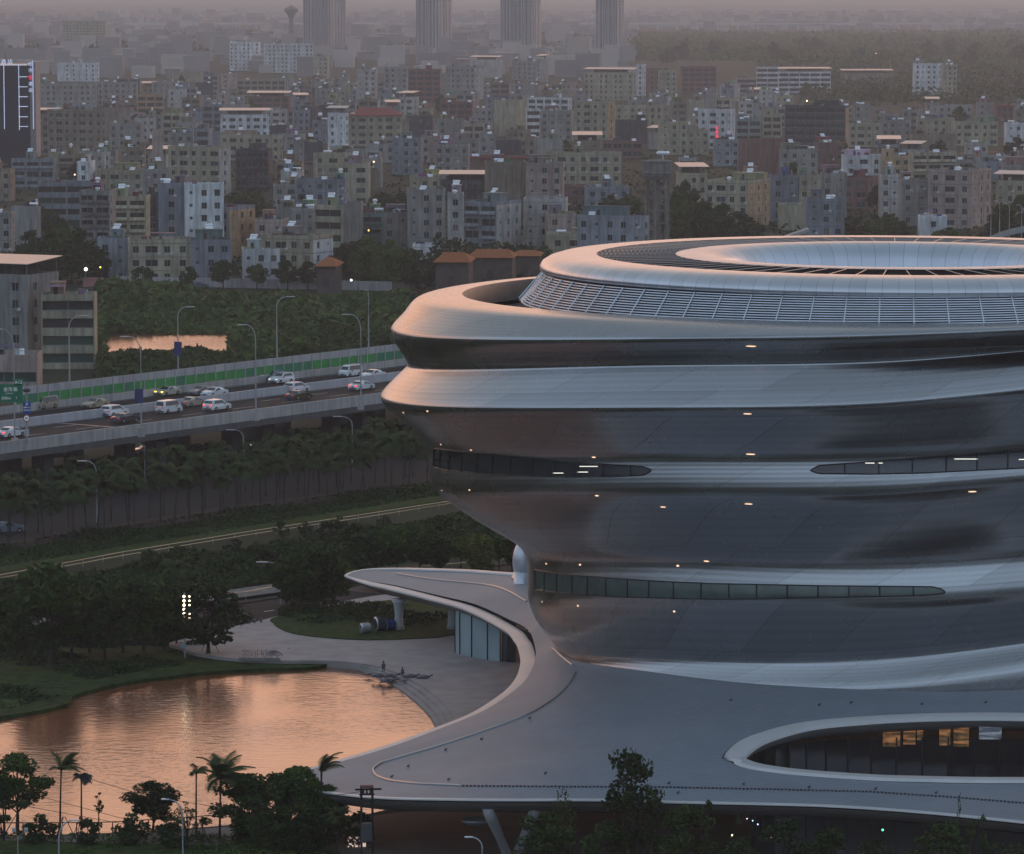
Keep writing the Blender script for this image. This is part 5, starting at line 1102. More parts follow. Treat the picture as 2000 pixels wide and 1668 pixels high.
for a in ((507, 562, 'suv', WH, 'white hatchback parked by the long canal wall'), (388, 562, 'sedan', (.14, .17, .2), 'dark blue car parked by the canal wall'), (330, 562, 'suv', (.08, .09, .08), 'dark green car parked by the canal wall'), (215, 560, 'sedan', (.05, .08, .13), 'dark car parked beside the pink wall piece'), (430, 560, 'sedan', (.3, .3, .32), 'silver car behind a street tree on the canal road')):
    car(a[0], a[1], .02, a[2], a[3], a[4], R(180 if a[0] == 507 else 2), group='cars parked on the canal road')
for a in ((290, 888, 'sedan', WH, 'pale car half hidden by a pillar under the highway'), (328, 882, 'suv', (.6, .6, .62), 'pale car under the highway near the palms'), (15, 1040, 'sedan', (.2, .25, .3), 'car with pale roof on the avenue at the left edge')): car(a[0], a[1], .03, a[2], a[3], a[4], R(20), group='cars on the avenue below')
# canal road: wall, railing
b = MB(); a0, a1 = G(225, 559, 0), G(765, 570, 0); b.box(((a0.x + a1.x) / 2, (a0.y + a1.y) / 2 + 3, 1.1), ((a1 - a0).length, .4, 2.2), math.atan2(a1.y - a0.y, a1.x - a0.x)); o = b.build('canal_wall', mat('white_wall', (.42, .39, .38), .85, var=.2, scale=.2, streak=.3)); tag(o, 'long whitewashed wall along the canal road', 'wall')
b = MB(); a0, a1 = G(162, 560, 0), G(207, 560, 0); b.box(((a0.x + a1.x) / 2, a0.y, 1.1), ((a1 - a0).length, .4, 2.2)); o = b.build('pink_wall', mat('pink_wall', (.35, .16, .15), .85)); tag(o, 'short pink wall left of the canal wall', 'wall')
strip('road', [(160, 574), (760, 590)], [(160, 562), (760, 572)], .02, m_asph)
rl = thing('railing', 'white post railing along the canal road edge', 'railing', G(160, 577, 0)); p2 = rl.location.copy(); b = MB(); 
for z in (.5, .95): b.tube([(0, 0, z), (G(430, 580, 0) - p2) + Vector((0, 0, z)), (G(760, 592, 0) - p2) + Vector((0, 0, z))], .04, 4)
b.build('rail', m_nb, rl); pb = MB(); pb.box((0, 0, .7), (.16, .16, 1.4)); pme = pb.mesh('post', m_wt)
for x in range(170, 760, 25): link('post', pme, rl, G(x, np.interp(x, [160, 430, 760], [577, 580, 592]), 0) - p2)
# ramp and bright glazing edge beyond the crown
b = MB()
pr = [PD(x, y, 1010) for x, y in ((1536, 462), (1580, 447), (1580, 452), (1548, 464))]; b.add(pr + [p + Vector((0, 6, 0)) for p in pr], [(0, 1, 2, 3), (7, 6, 5, 4), (0, 4, 5, 1), (1, 5, 6, 2), (2, 6, 7, 3), (3, 7, 4, 0)]); o = b.build('ramp', mat('parapet_concrete', ())); tag(o, 'sloping concrete ramp edge behind the museum crown', 'ramp')
b = MB(); P_ = [(1925, 466), (1950, 455), (1975, 447), (2010, 440), (2050, 436)]; q_ = [PD(x, y, 980) for x, y in P_]
for i in range(len(q_) - 1): b.add([q_[i], q_[i + 1], q_[i + 1] - Vector((0, 0, 1.4)), q_[i] - Vector((0, 0, 1.4)), q_[i] + Vector((0, .5, 0)), q_[i + 1] + Vector((0, .5, 0)), q_[i + 1] + Vector((0, .5, -1.4)), q_[i] + Vector((0, .5, -1.4))], [(0, 1, 2, 3), (0, 4, 5, 1), (4, 7, 6, 5), (3, 2, 6, 7)])
o = b.build('flyover_parapet', m_pc); tag(o, 'pale curved flyover parapet at the right edge beyond the crown', 'parapet')
for i, (x, yt) in enumerate(((1935, 398), (1952, 392), (1971, 397), (1995, 400))): street_lamp(x, yt, 470, 0, -5, '%s of four thin lamp posts by the curved flyover, from the left' % ('first', 'second', 'third', 'fourth')[i], group='posts by the flyover', fixD=1000)
# low lit rails of the embankment
m_rl = mat('rail_steel', (.62, .46, .26), .25, .95, var=0); 
for (P_, z, lab) in (([(-60, 1133), (0, 1123), (240, 1078), (500, 1036), (700, 1006), (895, 976)], .9, 'polished upper rail along the green embankment'), ([(-60, 1139), (0, 1129), (240, 1085), (500, 1042), (700, 1012), (895, 981)], .45, 'polished lower rail along the green embankment'), ([(-60, 1235), (0, 1222), (60, 1212), (250, 1182), (480, 1156), (560, 1141), (700, 1118), (1000, 1090)], 1.0, 'polished rail along the channel bank')):
    b = MB(); q = [G(x, y, z) for x, y in P_]; b.tube(q, .055, 6); o = b.build('guard_rail', m_rl); tag(o, lab, 'guard rail')
    pb = MB(); pb.box((0, 0, 0), (.05, .05, z)); pme = pb.mesh('post', m_pole)
    n0 = 0
    for i in range(len(q) - 1):
        k = int((q[i + 1] - q[i]).length / 4)
        for s in range(k):
            if n0 < 70: p = q[i].lerp(q[i + 1], s / k); link('post', pme, o, (p.x, p.y, z / 2 - .02)); n0 += 1
# ================================================================== TREES AND PLANTS
def arr_mesh(name, V, n_per, m, mats2=None):
    """V: (N*n_per,3) array of polygons with n_per corners each"""
    N_ = len(V) // n_per; me = bpy.data.meshes.new(name); me.vertices.add(len(V)); me.vertices.foreach_set('co', np.asarray(V, np.float32).ravel())
    me.loops.add(N_ * n_per); me.loops.foreach_set('vertex_index', np.arange(N_ * n_per, dtype=np.int32)); me.polygons.add(N_)
    me.polygons.foreach_set('loop_start', np.arange(0, N_ * n_per, n_per, dtype=np.int32)); me.polygons.foreach_set('loop_total', np.full(N_, n_per, np.int32)); me.materials.append(m); me.update(calc_edges=True); return me
def leaves(P, size, g, flat=.5, jit=.4):
    """leaf shaped quads at points P"""
    n = len(P); a = g.normal(size=(n, 3)); a[:, 2] *= flat; a /= np.linalg.norm(a, axis=1)[:, None] + 1e-9; b = g.normal(size=(n, 3)); b = np.cross(a, b); b /= np.linalg.norm(b, axis=1)[:, None] + 1e-9
    s = size * (1 + jit * (g.random(n) * 2 - 1)); s = s[:, None]
    Q = np.stack([P - a * s, P + b * s * .5 - a * s * .1, P + a * s, P - b * s * .5 + a * s * .1], 1); return Q.reshape(-1, 3)
def crown_mesh(seed, m, h=8.0, rad=3.2, trunk=.3, leaf=.28, n=2600, clumps=26, shape='round', lean=0):
    g = np.random.default_rng(seed); cs = []; 
    for i in range(clumps):
        if shape == 'tall': z = g.uniform(.12, 1); k = (1 - abs(z - .4) * 1.1) * .8
        elif shape == 'umb': z = g.uniform(.45, 1); k = math.sqrt(max(0, 1 - (z - .6) ** 2 * 3))
        else: z = g.uniform(.05, 1); k = math.sqrt(max(.03, 1 - (2 * z - .95) ** 2))
        a = g.uniform(0, 6.28); q = math.sqrt(g.uniform(.15, 1)) * rad * k
        cs.append((q * math.cos(a) + lean * z, q * math.sin(a), h * (trunk + (1 - trunk) * z), g.uniform(.5, 1.05) * rad * (.36 if shape != 'tall' else .25)))
    cs = np.array(cs); w_ = cs[:, 3] ** 2; idx = g.choice(len(cs), n, p=w_ / w_.sum()); d = g.normal(size=(n, 3)); d /= np.linalg.norm(d, axis=1)[:, None]; rr = g.uniform(.35, 1.12, n)[:, None] ** .6
    P = cs[idx, :3] + d * rr * cs[idx, 3:4] * np.array([1.15, 1.15, .8]); me = arr_mesh('crown', leaves(P, leaf, g), 4, m)
    t = MB(); t.tube([(0, 0, -.3), (.05, .02, h * trunk * .6), (.1 + lean * .3, 0, h * (trunk + .25)), (lean * .6, 0, h * .8)], [h * .028, h * .021, h * .014, h * .004], 8)
    for i in range(0, min(len(cs), 14)):
        c = cs[i]; z0 = h * trunk * (.75 + .5 * (i % 3) / 2); t.tube([(.05, 0, z0), ((c[0] + .05) * .5, c[1] * .5, (z0 + c[2]) / 2 + .1), (c[0], c[1], c[2])], [h * .011, h * .007, h * .003], 5)
    return me, t.mesh('trunk', m_bark, True)
def palm_mesh(seed, h=8.0, fl=2.6, nf=18, wind=0.0, m=None, up=1.0, droop=1.0, fan=False):
    g = np.random.default_rng(seed); V = []; q = []
    for i in range(nf):
        a = g.uniform(0, 6.28) if wind == 0 else g.normal(0, 1.35); el = g.uniform(.15, 1.35) * up; L_ = fl * g.uniform(.75, 1.1); pts = []; dx, dy = math.cos(a), math.sin(a); e = el; p = np.array([0, 0, 0.0])
        ns = 12
        for k in range(ns + 1):
            pts.append(p.copy()); d = np.array([dx * math.cos(e) + wind * .5 * k / ns, dy * math.cos(e), math.sin(e)]); d /= np.linalg.norm(d); p = p + d * L_ / ns; e -= droop * (.10 + .13 * k / ns)
        for k in range(1, ns + 1):
            t = pts[k] - pts[k - 1]; t /= np.linalg.norm(t); s = np.cross(t, [0, 0, 1]); s /= np.linalg.norm(s) + 1e-6; ll = fl * .30 * math.sin(math.pi * min(1, .15 + .8 * k / ns)) * g.uniform(.8, 1.1)
            for sg in (-1, 1):
                for w_ in (0, .5):
                    c = pts[k - 1] + (pts[k] - pts[k - 1]) * w_; tip = c + s * sg * ll * .85 + t * ll * .5 + np.array([wind * ll * .3, 0, -ll * .38 * droop]); wd = t * fl * .022
                    V += [c - wd, c + wd, tip + wd * .2, tip - wd * .2]
            r_ = np.array([0, 0, .018 * fl]); V += [pts[k - 1] - r_, pts[k] - r_, pts[k] + r_, pts[k - 1] + r_]
    me = arr_mesh('fronds', np.array(V) + np.array([wind * .35, 0, h]), 4, m or m_palm); t = MB()
    t.tube([(0, 0, -.2), (.0, 0, h * .1), (wind * .1, 0, h * .5), (wind * .25, 0, h * .85), (wind * .35, 0, h + .1)], [h * .026, h * .018, h * .014, h * .012, h * .016], 8); return me, t.mesh('trunk', m_bark, True)
def plant(name, meshes, loc, label, cat, group, sc=1.0, rz=0, part='crown', sx=None):
    t = thing(name, label, cat, loc, rz, group); t.scale = (sx or sc, sx or sc, sc); link('trunk', meshes[1], t); link(part, meshes[0], t); return t
BR = [crown_mesh(i + 1, (m_leaf, m_leafd, m_leaf, m_leafd)[i], 8, 3.4, .28, .34, 2300, 26, ('round', 'round', 'umb', 'round')[i]) for i in range(4)]
CT = [crown_mesh(i + 20, (m_leafd, m_leaf, m_leafd)[i], 9, 4.6, .18, .62, 1500, 24, 'round') for i in range(3)]
PM = [palm_mesh(i + 40, 6.3, 3.1, 20, 0, None, 1.05, 1.25) for i in range(4)]
# ---- town trees: (px, base y, crown width px, height px)
tr = random.Random(5); ntree = 0
def town_tree(px, yb, wpx, hpx, label, group='trees between the houses'):
    p = G(px, yb, 0); s = p.y / F; k = tr.randrange(3); o = plant('tree', CT[k], p, label, 'tree', group, hpx * s / 9.6, tr.uniform(0, 6), sx=wpx * s / 10.4); return o
REG = {'tree in the big dark clump left of the cream canal-side house': [(55, 548, 80, 70), (95, 556, 100, 96), (140, 550, 95, 100), (175, 556, 70, 80), (120, 530, 90, 90), (60, 520, 70, 70), (195, 552, 50, 50)],
       'tree behind the warm-lit side wall, right of the tall white house': [(455, 425, 60, 48), (490, 422, 60, 50), (478, 432, 70, 45)],
       'tree in the large clump left of the museum rim': [(680, 556, 70, 80), (720, 562, 80, 95), (765, 566, 80, 92), (805, 566, 70, 80), (700, 540, 70, 72), (750, 545, 70, 66), (835, 560, 60, 55), (660, 548, 50, 60), (780, 545, 60, 60)],
       'tree in the clump right of the concrete water tower': [(1325, 480, 70, 100), (1355, 478, 80, 105), (1400, 480, 80, 80), (1440, 484, 80, 70), (1340, 470, 60, 90), (1470, 482, 60, 50), (1385, 470, 70, 60)],
       'tree behind the blue house': [(1195, 425, 55, 45), (1230, 424, 55, 42)], 'tree showing just above the crown roof': [(1620, 478, 60, 44), (1660, 480, 70, 50), (1700, 478, 60, 42), (1735, 470, 60, 50), (1760, 474, 50, 40), (1560, 482, 50, 24)],
       'tree under the tan corner block at the right': [(1960, 480, 70, 80), (1990, 476, 70, 90), (1930, 484, 50, 40), (1850, 486, 60, 40), (2010, 478, 60, 70)], 'tree between grey houses left of the museum': [(750, 418, 50, 40), (785, 420, 45, 45), (735, 410, 35, 30)],
       'tree in front of the orange tiled roofs': [(880, 540, 60, 38), (930, 536, 70, 42), (985, 530, 70, 42), (1030, 528, 60, 40), (1060, 526, 50, 44), (960, 520, 50, 30)], 'bush like tree below the orange roofs': [(905, 530, 40, 24), (1000, 535, 50, 30)]}
for lab, q in REG.items():
    for a in q: town_tree(*a, lab, lab.replace('tree', 'trees', 1).replace('bush like', 'bushy')); ntree += 1
for _ in range(46):
    px, yb = tr.uniform(0, 2000), tr.uniform(150, 470); sc_ = (yb + 30) / 72
    if px > 1500 and yb > 440: continue
    town_tree(px, yb, 9 * sc_ * tr.uniform(.7, 1.2), 8.5 * sc_ * tr.uniform(.8, 1.2), 'lone tree between houses in the %s part of the town' % ('left' if px < 700 else ('middle' if px < 1350 else 'right'))); ntree += 1
for x, h_ in ((278, 50), (368, 48), (436, 62), (502, 55), (562, 60), (601, 58), (640, 60)):
    p = G(x, 566, 0); plant('street_tree', BR[tr.randrange(4)], p, 'thin street tree in the row in front of the canal wall', 'tree', 'street trees by the canal wall', h_ * p.y / F / 9, tr.uniform(0, 6))
# ---- woods far right
g = np.random.default_rng(3)
def mass(name, region, n, leaf, hfun, m, seed, label=None):
    """leaf clumps spread over a ground region given in picture rows (kept as one mass)"""
    g = np.random.default_rng(seed); P = []
    x0, x1, fy0, fy1 = region
    px = g.uniform(x0, x1, n); t = g.random(n); py = fy0(px) + (fy1(px) - fy0(px)) * t; D = H * F / (py - Y0); X = (px - 1000) * D / F
    hh = hfun(X, D, g); z = hh * (g.random(n) ** .45); P = np.stack([X, D, z], 1)
    o = link(name, arr_mesh(name, leaves(P, leaf, g, .7), 4, m)); o['kind'] = 'stuff'; return o
def bumpy(a, sc, lo=.2):
    def f(X, Y, g): v = (np.sin(X / sc * 1.3 + 1.7) * np.cos(Y / sc * .9) + np.sin(X / sc * .55 + Y / sc * .7) + .7 * np.sin(X / sc * 2.7) * np.sin(Y / sc * 2.1 + 1)); return a * np.clip(lo + .38 * (v + .6), .08, 1.6)
    return f
mass('distant_wood', (1235, 2080, lambda x: 66 + 0 * x, lambda x: np.where(x > 1480, 132, 118)), 26000, 2.6, bumpy(9, 60, .15), m_leaf, 4)
mass('distant_wood', (-60, 1250, lambda x: 58 + 0 * x, lambda x: 104 + 0 * x), 9000, 3.0, bumpy(8, 50, .1), m_leafd, 14)
mass('roadside_wood', (1560, 2080, lambda x: 132 + 0 * x, lambda x: 205 + 0 * x), 9000, 1.5, bumpy(7, 16, .25), m_leaf, 5)
for i in range(24):
    px = tr.uniform(1240, 2010); p = G(px, tr.uniform(96, 130), 0); plant('wood_tree', CT[i % 3], p, 'taller tree standing out of the hazy wood right of the tower blocks', 'tree', 'tall trees of the far wood', tr.uniform(1.1, 1.9), tr.uniform(0, 6), sx=tr.uniform(1.0, 1.8))
# ---- thicket around the canal
mass('canal_thicket', (186, 800, lambda x: 583 + 0 * x, lambda x: np.where((x > 205) & (x < 445), 652, 742 - (x - 186) * .10)), 16000, .95, bumpy(4.2, 12, .3), m_leaf, 6)
mass('canal_thicket', (186, 800, lambda x: np.where((x > 190) & (x < 470), 700, 640) + 0 * x, lambda x: 765 - (x - 186) * .12), 13000, .8, bumpy(3.4, 8, .35), m_leafd, 7)
mass('town_undergrowth', (0, 2050, lambda x: 300 + 0 * x, lambda x: np.where(x < 850, 560, 500)), 12000, .9, bumpy(2.2, 9, .1), m_leafd, 16)
mass('hedge', (-60, 1100, lambda x: 1083 - x * .158, lambda x: 1110 - x * .163), 12000, .25, bumpy(.5, 5, .4), m_leafd, 8)
mass('embankment_scrub', (-60, 1050, lambda x: 1152 - x * .160, lambda x: 1224 - x * .152), 24000, .38, bumpy(1.5, 4.5, .3), m_leafd, 9)
mass('avenue_verge', (-60, 1000, lambda x: 925 - x * .13, lambda x: 985 - x * .13), 9000, .5, bumpy(1.4, 6, .2), m_leafd, 10)
mass('grove_undergrowth', (-60, 400, lambda x: 1236 + 0 * x, lambda x: 1280 + 0 * x), 12000, .3, bumpy(1.6, 4, .3), m_leafd, 21)
mass('lawn_blades', (-60, 560, lambda x: np.where(x < 345, 1268, 1284) + 0 * x, lambda x: np.interp(x, [-60, 60, 132, 170, 250, 330, 400, 480, 560], [1420, 1388, 1372, 1347, 1330, 1318, 1311, 1304, 1301])), 26000, .2, bumpy(.6, 3, .4), m_leafd, 11)
mass('island_shrubs', (540, 890, lambda x: np.interp(x, [540, 600, 900], [1212, 1190, 1178]), lambda x: np.interp(x, [540, 575, 640, 720, 820, 890], [1222, 1234, 1242, 1245, 1242, 1234])), 9000, .2, bumpy(1.3, 3, .5), m_leafd, 12)
mass('verge_grass', (-40, 720, lambda x: 1654 + 0 * x, lambda x: 1720 + 0 * x), 9000, .16, bumpy(.7, 3, .4), m_leaf, 13)
mass('hall_thicket', (838, 1062, lambda x: 512 + 0 * x, lambda x: 545 + 0 * x), 5000, .7, bumpy(4.6, 7, .5), m_leafd, 31)
mass('palm_undergrowth', (-60, 900, lambda x: 1068 - x * .150, lambda x: 1092 - x * .153), 9000, .3, bumpy(.7, 4, .2), m_leafd, 33)
mass('outskirts_scrub', (2060, 3400, lambda x: 60 + 0 * x, lambda x: 700 + 0 * x), 22000, 1.8, bumpy(5, 14, .2), m_leafd, 41)
mass('outskirts_scrub', (-1300, -70, lambda x: 60 + 0 * x, lambda x: 740 + 0 * x), 18000, 1.8, bumpy(5, 14, .2), m_leafd, 42)
mass('outskirts_scrub', (800, 2600, lambda x: 505 + 0 * x, lambda x: 900 + 0 * x), 14000, 1.2, bumpy(2.5, 9, .2), m_leafd, 43)
# ---- palms along the avenue
pr_ = random.Random(11); rows = [(0, 1074, 840, 948, 26), (0, 1052, 840, 925, 24), (0, 1000, 860, 878, 22), (420, 965, 840, 905, 12), (440, 985, 840, 925, 10)]
k = 0
for (xa, ya, xb, yb, n) in rows:
    for i in range(n):
        t = (i + pr_.uniform(.1, .9)) / n; x = xa + (xb - xa) * t; y = ya + (yb - ya) * t + pr_.uniform(-5, 5); p = G(x, y, 0); r_ = rows.index((xa, ya, xb, yb, n))
        plant('palm_tree', PM[k % 4], p, 'slender palm in the %s along the avenue below the highway' % ('front row', 'second row', 'back row by the road', 'crowded patch nearest the museum', 'crowded patch nearest the museum')[r_], 'palm tree', 'palms of the avenue, %s' % ('front row', 'second row', 'back row', 'crowded patch', 'crowded patch')[r_], pr_.uniform(.75, 1.2) * (1, .95, .72, .74, .78)[r_], pr_.uniform(0, 6), 'fronds').rotation_euler = (pr_.gauss(0, .05), pr_.gauss(0, .05), pr_.uniform(0, 6)); k += 1
# ---- dark trees left of the plaza, by the pond
def T(px, yb, hpx, mi, label, sx=1.0, nm='tree', cat='tree', grp_=None, z=.4):
    p = G(px, yb, z); s = p.y / F / cP; return plant(nm, mi, p, label, cat, grp_, hpx * s / 8.3, tr.uniform(0, 6), sx=hpx * s / 8.3 * sx)
for (x, yb, h_, sx, lab) in ((55, 1300, 150, .9, 'dark tree at the far left behind the pond lawn'), (98, 1300, 205, .75, 'tall dark tree with thick trunk near the left edge above the pond'), (140, 1285, 160, .9, 'bushy dark tree right of the tall thick-trunked one'), (175, 1275, 130, 1.1, 'low broad tree over the road at left'), (205, 1290, 160, .8, 'dark tree in the middle of the pond-side grove, leaning left'),
        (240, 1275, 170, .9, 'dark tree in the pond-side grove behind the second palm'), (280, 1272, 180, .85, 'densest dark tree of the pond-side grove'), (320, 1268, 150, .9, 'dark tree just left of the lit lamp mast'), (345, 1262, 120, .9, 'small dark tree behind the lit lamp mast'), (408, 1282, 146, 1.08, 'round dark tree with forked trunk right of the lit lamp mast'), (15, 1275, 120, 1.1, 'cut-off dark tree at the left edge by the road'), (250, 1205, 70, 1.3, 'low tree on the scrub slope above the grove')):
    T(x, yb, h_ * (.82 if x not in (98, 408) else .95), BR[(x // 7) % 4 if x != 408 else 1], lab, sx * 1.1)
for (x, yb, h_, lab) in ((262, 1262, 140, 'thin palm inside the pond-side grove, left one'), (345, 1200, 120, 'palm head rising behind the lit lamp mast'), (520, 1190, 0, '')):
    if h_: T(x, yb, h_, PM[1], lab, 1.0, 'palm_tree', 'palm tree')
for (x, yb, h_, sx, lab) in ((560, 1200, 120, .9, 'leftmost tall tree between plaza and road bend'), (590, 1202, 150, .85, 'tallest tree between plaza and road bend'), (622, 1200, 140, .9, 'dark tree in the middle of the road-bend row'), (650, 1192, 120, .9, 'tree nearest the tip of the upper roof arm'), (610, 1180, 130, .9, 'tree at the back of the road-bend row'), (700, 1128, 95, 1.1, 'tree behind the tip of the upper roof arm'), (735, 1120, 95, 1.0, 'dark tree above the upper roof arm, left'), (775, 1122, 105, 1.0, 'dark tree above the middle of the upper roof arm'),
        (820, 1122, 100, 1.1, 'dark tree above the upper roof arm, right of the middle'), (860, 1125, 85, 1.1, 'low dark tree above the upper roof arm'), (1000, 1120, 75, 1.2, 'tree squeezed against the museum drum'), (975, 1110, 70, 1.1, 'dark tree beside the yellow-green one'), (900, 1108, 70, 1.1, 'tree left of the yellow-green one'), (880, 1085, 60, 1.2, 'small tree on the slope under the museum overhang')):
    T(x, yb, h_ * .88, BR[(x // 9) % 4], lab, sx, z=.1)
YG = crown_mesh(77, m_leafy, 8, 3.9, .15, .34, 2600, 26, 'round'); T(930, 1128, 84, YG, 'yellow-green round tree above the upper roof arm', 1.05, z=0)
SC_ = [crown_mesh(60 + i, m_leafd, 3, 1.9, .05, .26, 700, 12, 'round') for i in range(2)]
for i, (x, yb) in enumerate(((290, 1118), (500, 1082), (520, 1120), (470, 1098), (550, 1050), (600, 1045), (640, 1060), (445, 1110), (700, 1050), (760, 1040), (20, 1190), (60, 1185), (345, 1110), (660, 1035), (690, 1068), (850, 1052))):
    p = G(x, yb, 0); plant('shrub', SC_[i % 2], p, 'shrub on the dark slope between the rails', 'shrub', 'shrubs on the slope', tr.uniform(.5, .95), tr.uniform(0, 6))
# ---- foreground row
def FG(px, ytop, D, mi, hm, label, nm='tree', cat='tree', rz=0, sx=1.0, part='crown', grp_=None):
    """tree whose top reaches ytop at distance D; hm = the model's own height"""
    q = PD(px, ytop, D); sc = q.z / hm; return plant(nm, mi, (q.x, q.y, .2), label, cat, grp_, sc, rz, part, sc * sx)
ND = 352
FG(32, 1478, 358, crown_mesh(101, m_leaf, 8, 3.0, .30, .22, 5200, 30, 'round'), 8.5, 'leafy tree with several stems at the left bottom corner', sx=1.1)
FG(5, 1520, 352, crown_mesh(102, m_leafd, 8, 2.6, .1, .22, 4000, 18, 'round'), 8.5, 'dark tree cut by the left bottom edge')
FG(116, 1476, 357, palm_mesh(111, 6.6, 2.7, 15, .55, None, 1.15, .75), 8.3, 'tall thin coconut palm blown to the right over the pond', 'palm_tree', 'palm tree', part='fronds')
FG(158, 1512, 358, palm_mesh(112, 6.2, 1.6, 34, .15, leafmat('blue_palm', (.03, .04, .04), (.07, .085, .085)), 1.1, 1.4), 7.0, 'short blue-grey fan palm right of the tall coconut palm', 'palm_tree', 'palm tree', part='fronds', sx=1.15)
FG(192, 1546, 360, crown_mesh(103, m_leaf, 8, 1.5, .3, .20, 700, 14, 'tall'), 8.4, 'slim light green sapling beside the fan palm', sx=.95)
FG(298, 1532, 356, crown_mesh(104, m_leafd, 8, 3.3, .25, .22, 6000, 34, 'round'), 8.4, 'round dense dark tree with forked trunk alone before the pond', sx=1.25)
FG(382, 1482, 356, palm_mesh(113, 6.6, 2.2, 6, .2, None, 1.3, 1.2), 8.4, 'ragged palm with few fronds left of the big one', 'palm_tree', 'palm tree', part='fronds')
FG(428, 1480, 352, palm_mesh(114, 6.2, 3.2, 24, .45, None, 1.1, .7), 8.4, 'biggest coconut palm with wide wind-blown head', 'palm_tree', 'palm tree', part='fronds', sx=1.1)
FG(365, 1560, 352, crown_mesh(105, m_leaf, 8, 2.2, .2, .2, 600, 12, 'round'), 8.5, 'thin straggly bush tree at the foot of the ragged palm')
FG(395, 1600, 350, crown_mesh(106, m_leafd, 5, 2.2, .1, .2, 700, 12, 'round'), 5.4, 'low bush between the ragged palm and the big one')
for (x, yt, D, sd, sx, lab) in ((485, 1516, 352, 121, 1.3, 'dark broad tree right of the biggest palm'), (540, 1512, 350, 122, 1.25, 'darkest broad tree in the middle of the foreground clump'), (590, 1500, 352, 123, 1.0, 'tree with clear leaf tufts left of the palm spear'), (640, 1540, 350, 124, .9, 'tree at the right end of the foreground clump'), (515, 1590, 348, 125, 1.4, 'low dark tree under the foreground clump'), (600, 1590, 347, 126, 1.2, 'low tree right under the palm spear')):
    FG(x, yt, D, crown_mesh(sd, m_leafd if sd != 123 else m_leaf, 8, 3.1, .08, .25, 5200, 34, 'round'), 8.5, lab, sx=sx)
FG(626, 1466, 351, palm_mesh(115, 6.8, 2.6, 6, .25, None, 1.35, .8), 8.9, 'narrow palm spear sticking out above the foreground clump', 'palm_tree', 'palm tree', part='fronds')
FG(658, 1580, 346, palm_mesh(116, 5, 2.2, 16, 0), 6.2, 'dim palm in front of the dark roof fascia', 'palm_tree', 'palm tree', part='fronds')
for (x, yt, D, sd, sx, n, sh_, lab) in ((1058, 1570, 330, 131, 1.35, 2600, 'round', 'broad dim green tree below the front roof edge'), (1100, 1546, 333, 132, .55, 700, 'round', 'leafy top rising above the roof edge at the broad green tree'), (1218, 1462, 330, 133, .8, 1500, 'tall', 'tallest conical tree overlapping the grey roof, left stem'), (1252, 1478, 331, 134, .7, 1000, 'tall', 'right stem of the conical pair overlapping the grey roof'), (1285, 1545, 331, 137, .6, 500, 'round', 'small tree at the foot of the conical pair'), (1345, 1566, 328, 135, 1.3, 2200, 'round', 'yellowish dim tree under the roof edge right of the conical pair'), (1380, 1562, 326, 136, .5, 600, 'tall', 'thin dark spire-like tree at the roof edge'),
        (1450, 1570, 324, 138, .5, 500, 'tall', 'thin tree under the roof edge by the coloured lights'), (1530, 1590, 325, 139, 1.4, 1800, 'round', 'dim bushy tree right of the coloured lights'), (1620, 1610, 322, 140, 1.3, 1500, 'round', 'low dim tree near the green exit light'), (1720, 1625, 321, 141, 1.2, 1400, 'round', 'low tree before the pale door opening'), (1840, 1600, 320, 142, 1.3, 2000, 'round', 'dark green tree under the right roof edge'), (1912, 1532, 322, 143, .45, 420, 'tall', 'sparse leafy tree against the roof at right'), (1873, 1528, 322, 144, .16, 90, 'tall', 'very thin pole-like sapling left of the sparse tree'), (1960, 1620, 320, 145, 1.1, 1500, 'round', 'dark tree at the bottom right corner'), (1180, 1600, 327, 146, 1.3, 1500, 'round', 'dim tree left under the conical pair'), (1440, 1620, 322, 147, 1.5, 1400, 'round', 'dark bush under the coloured lights')):
    FG(x, yt + (14 if sh_ == 'round' and n > 1300 else 0), D, crown_mesh(sd, m_leafd if sd not in (132, 143, 144) else m_leaf, 8, 2.8, .12, .22, int(n * 1.0), (40 if sh_ == 'tall' else 24) if n > 600 else 10, sh_), 8.5, lab, sx=sx * .8)
for i, (x, yb) in enumerate(((60, 1650), (85, 1648), (172, 1652), (268, 1650), (330, 1652), (350, 1655), (700, 1655), (470, 1655))): p = G(x, yb, .3); plant('shrub', SC_[i % 2], p, 'small shrub in the verge behind the pond railing', 'shrub', 'shrubs of the pond verge', tr.uniform(.5, .9), tr.uniform(0, 6))
# poles steadying the palms
for x, yb in ((125, 1655), (158, 1655), (408, 1283), (386, 1660)):
    p = G(x, yb, .3); t = thing('tree_prop', 'thin wooden props tied round the trunk at %s' % {125: 'the tall coconut palm', 158: 'the fan palm', 408: 'the round dark tree', 386: 'the ragged palm'}[x], 'tree prop', p)
    for a in (.3, 2.4, 4.5): b = MB(); b.tube([(1.3 * math.cos(a), 1.3 * math.sin(a), 0), (.1 * math.cos(a), .1 * math.sin(a), 2.6)], .035, 5); b.build('pole', m_bark, t)
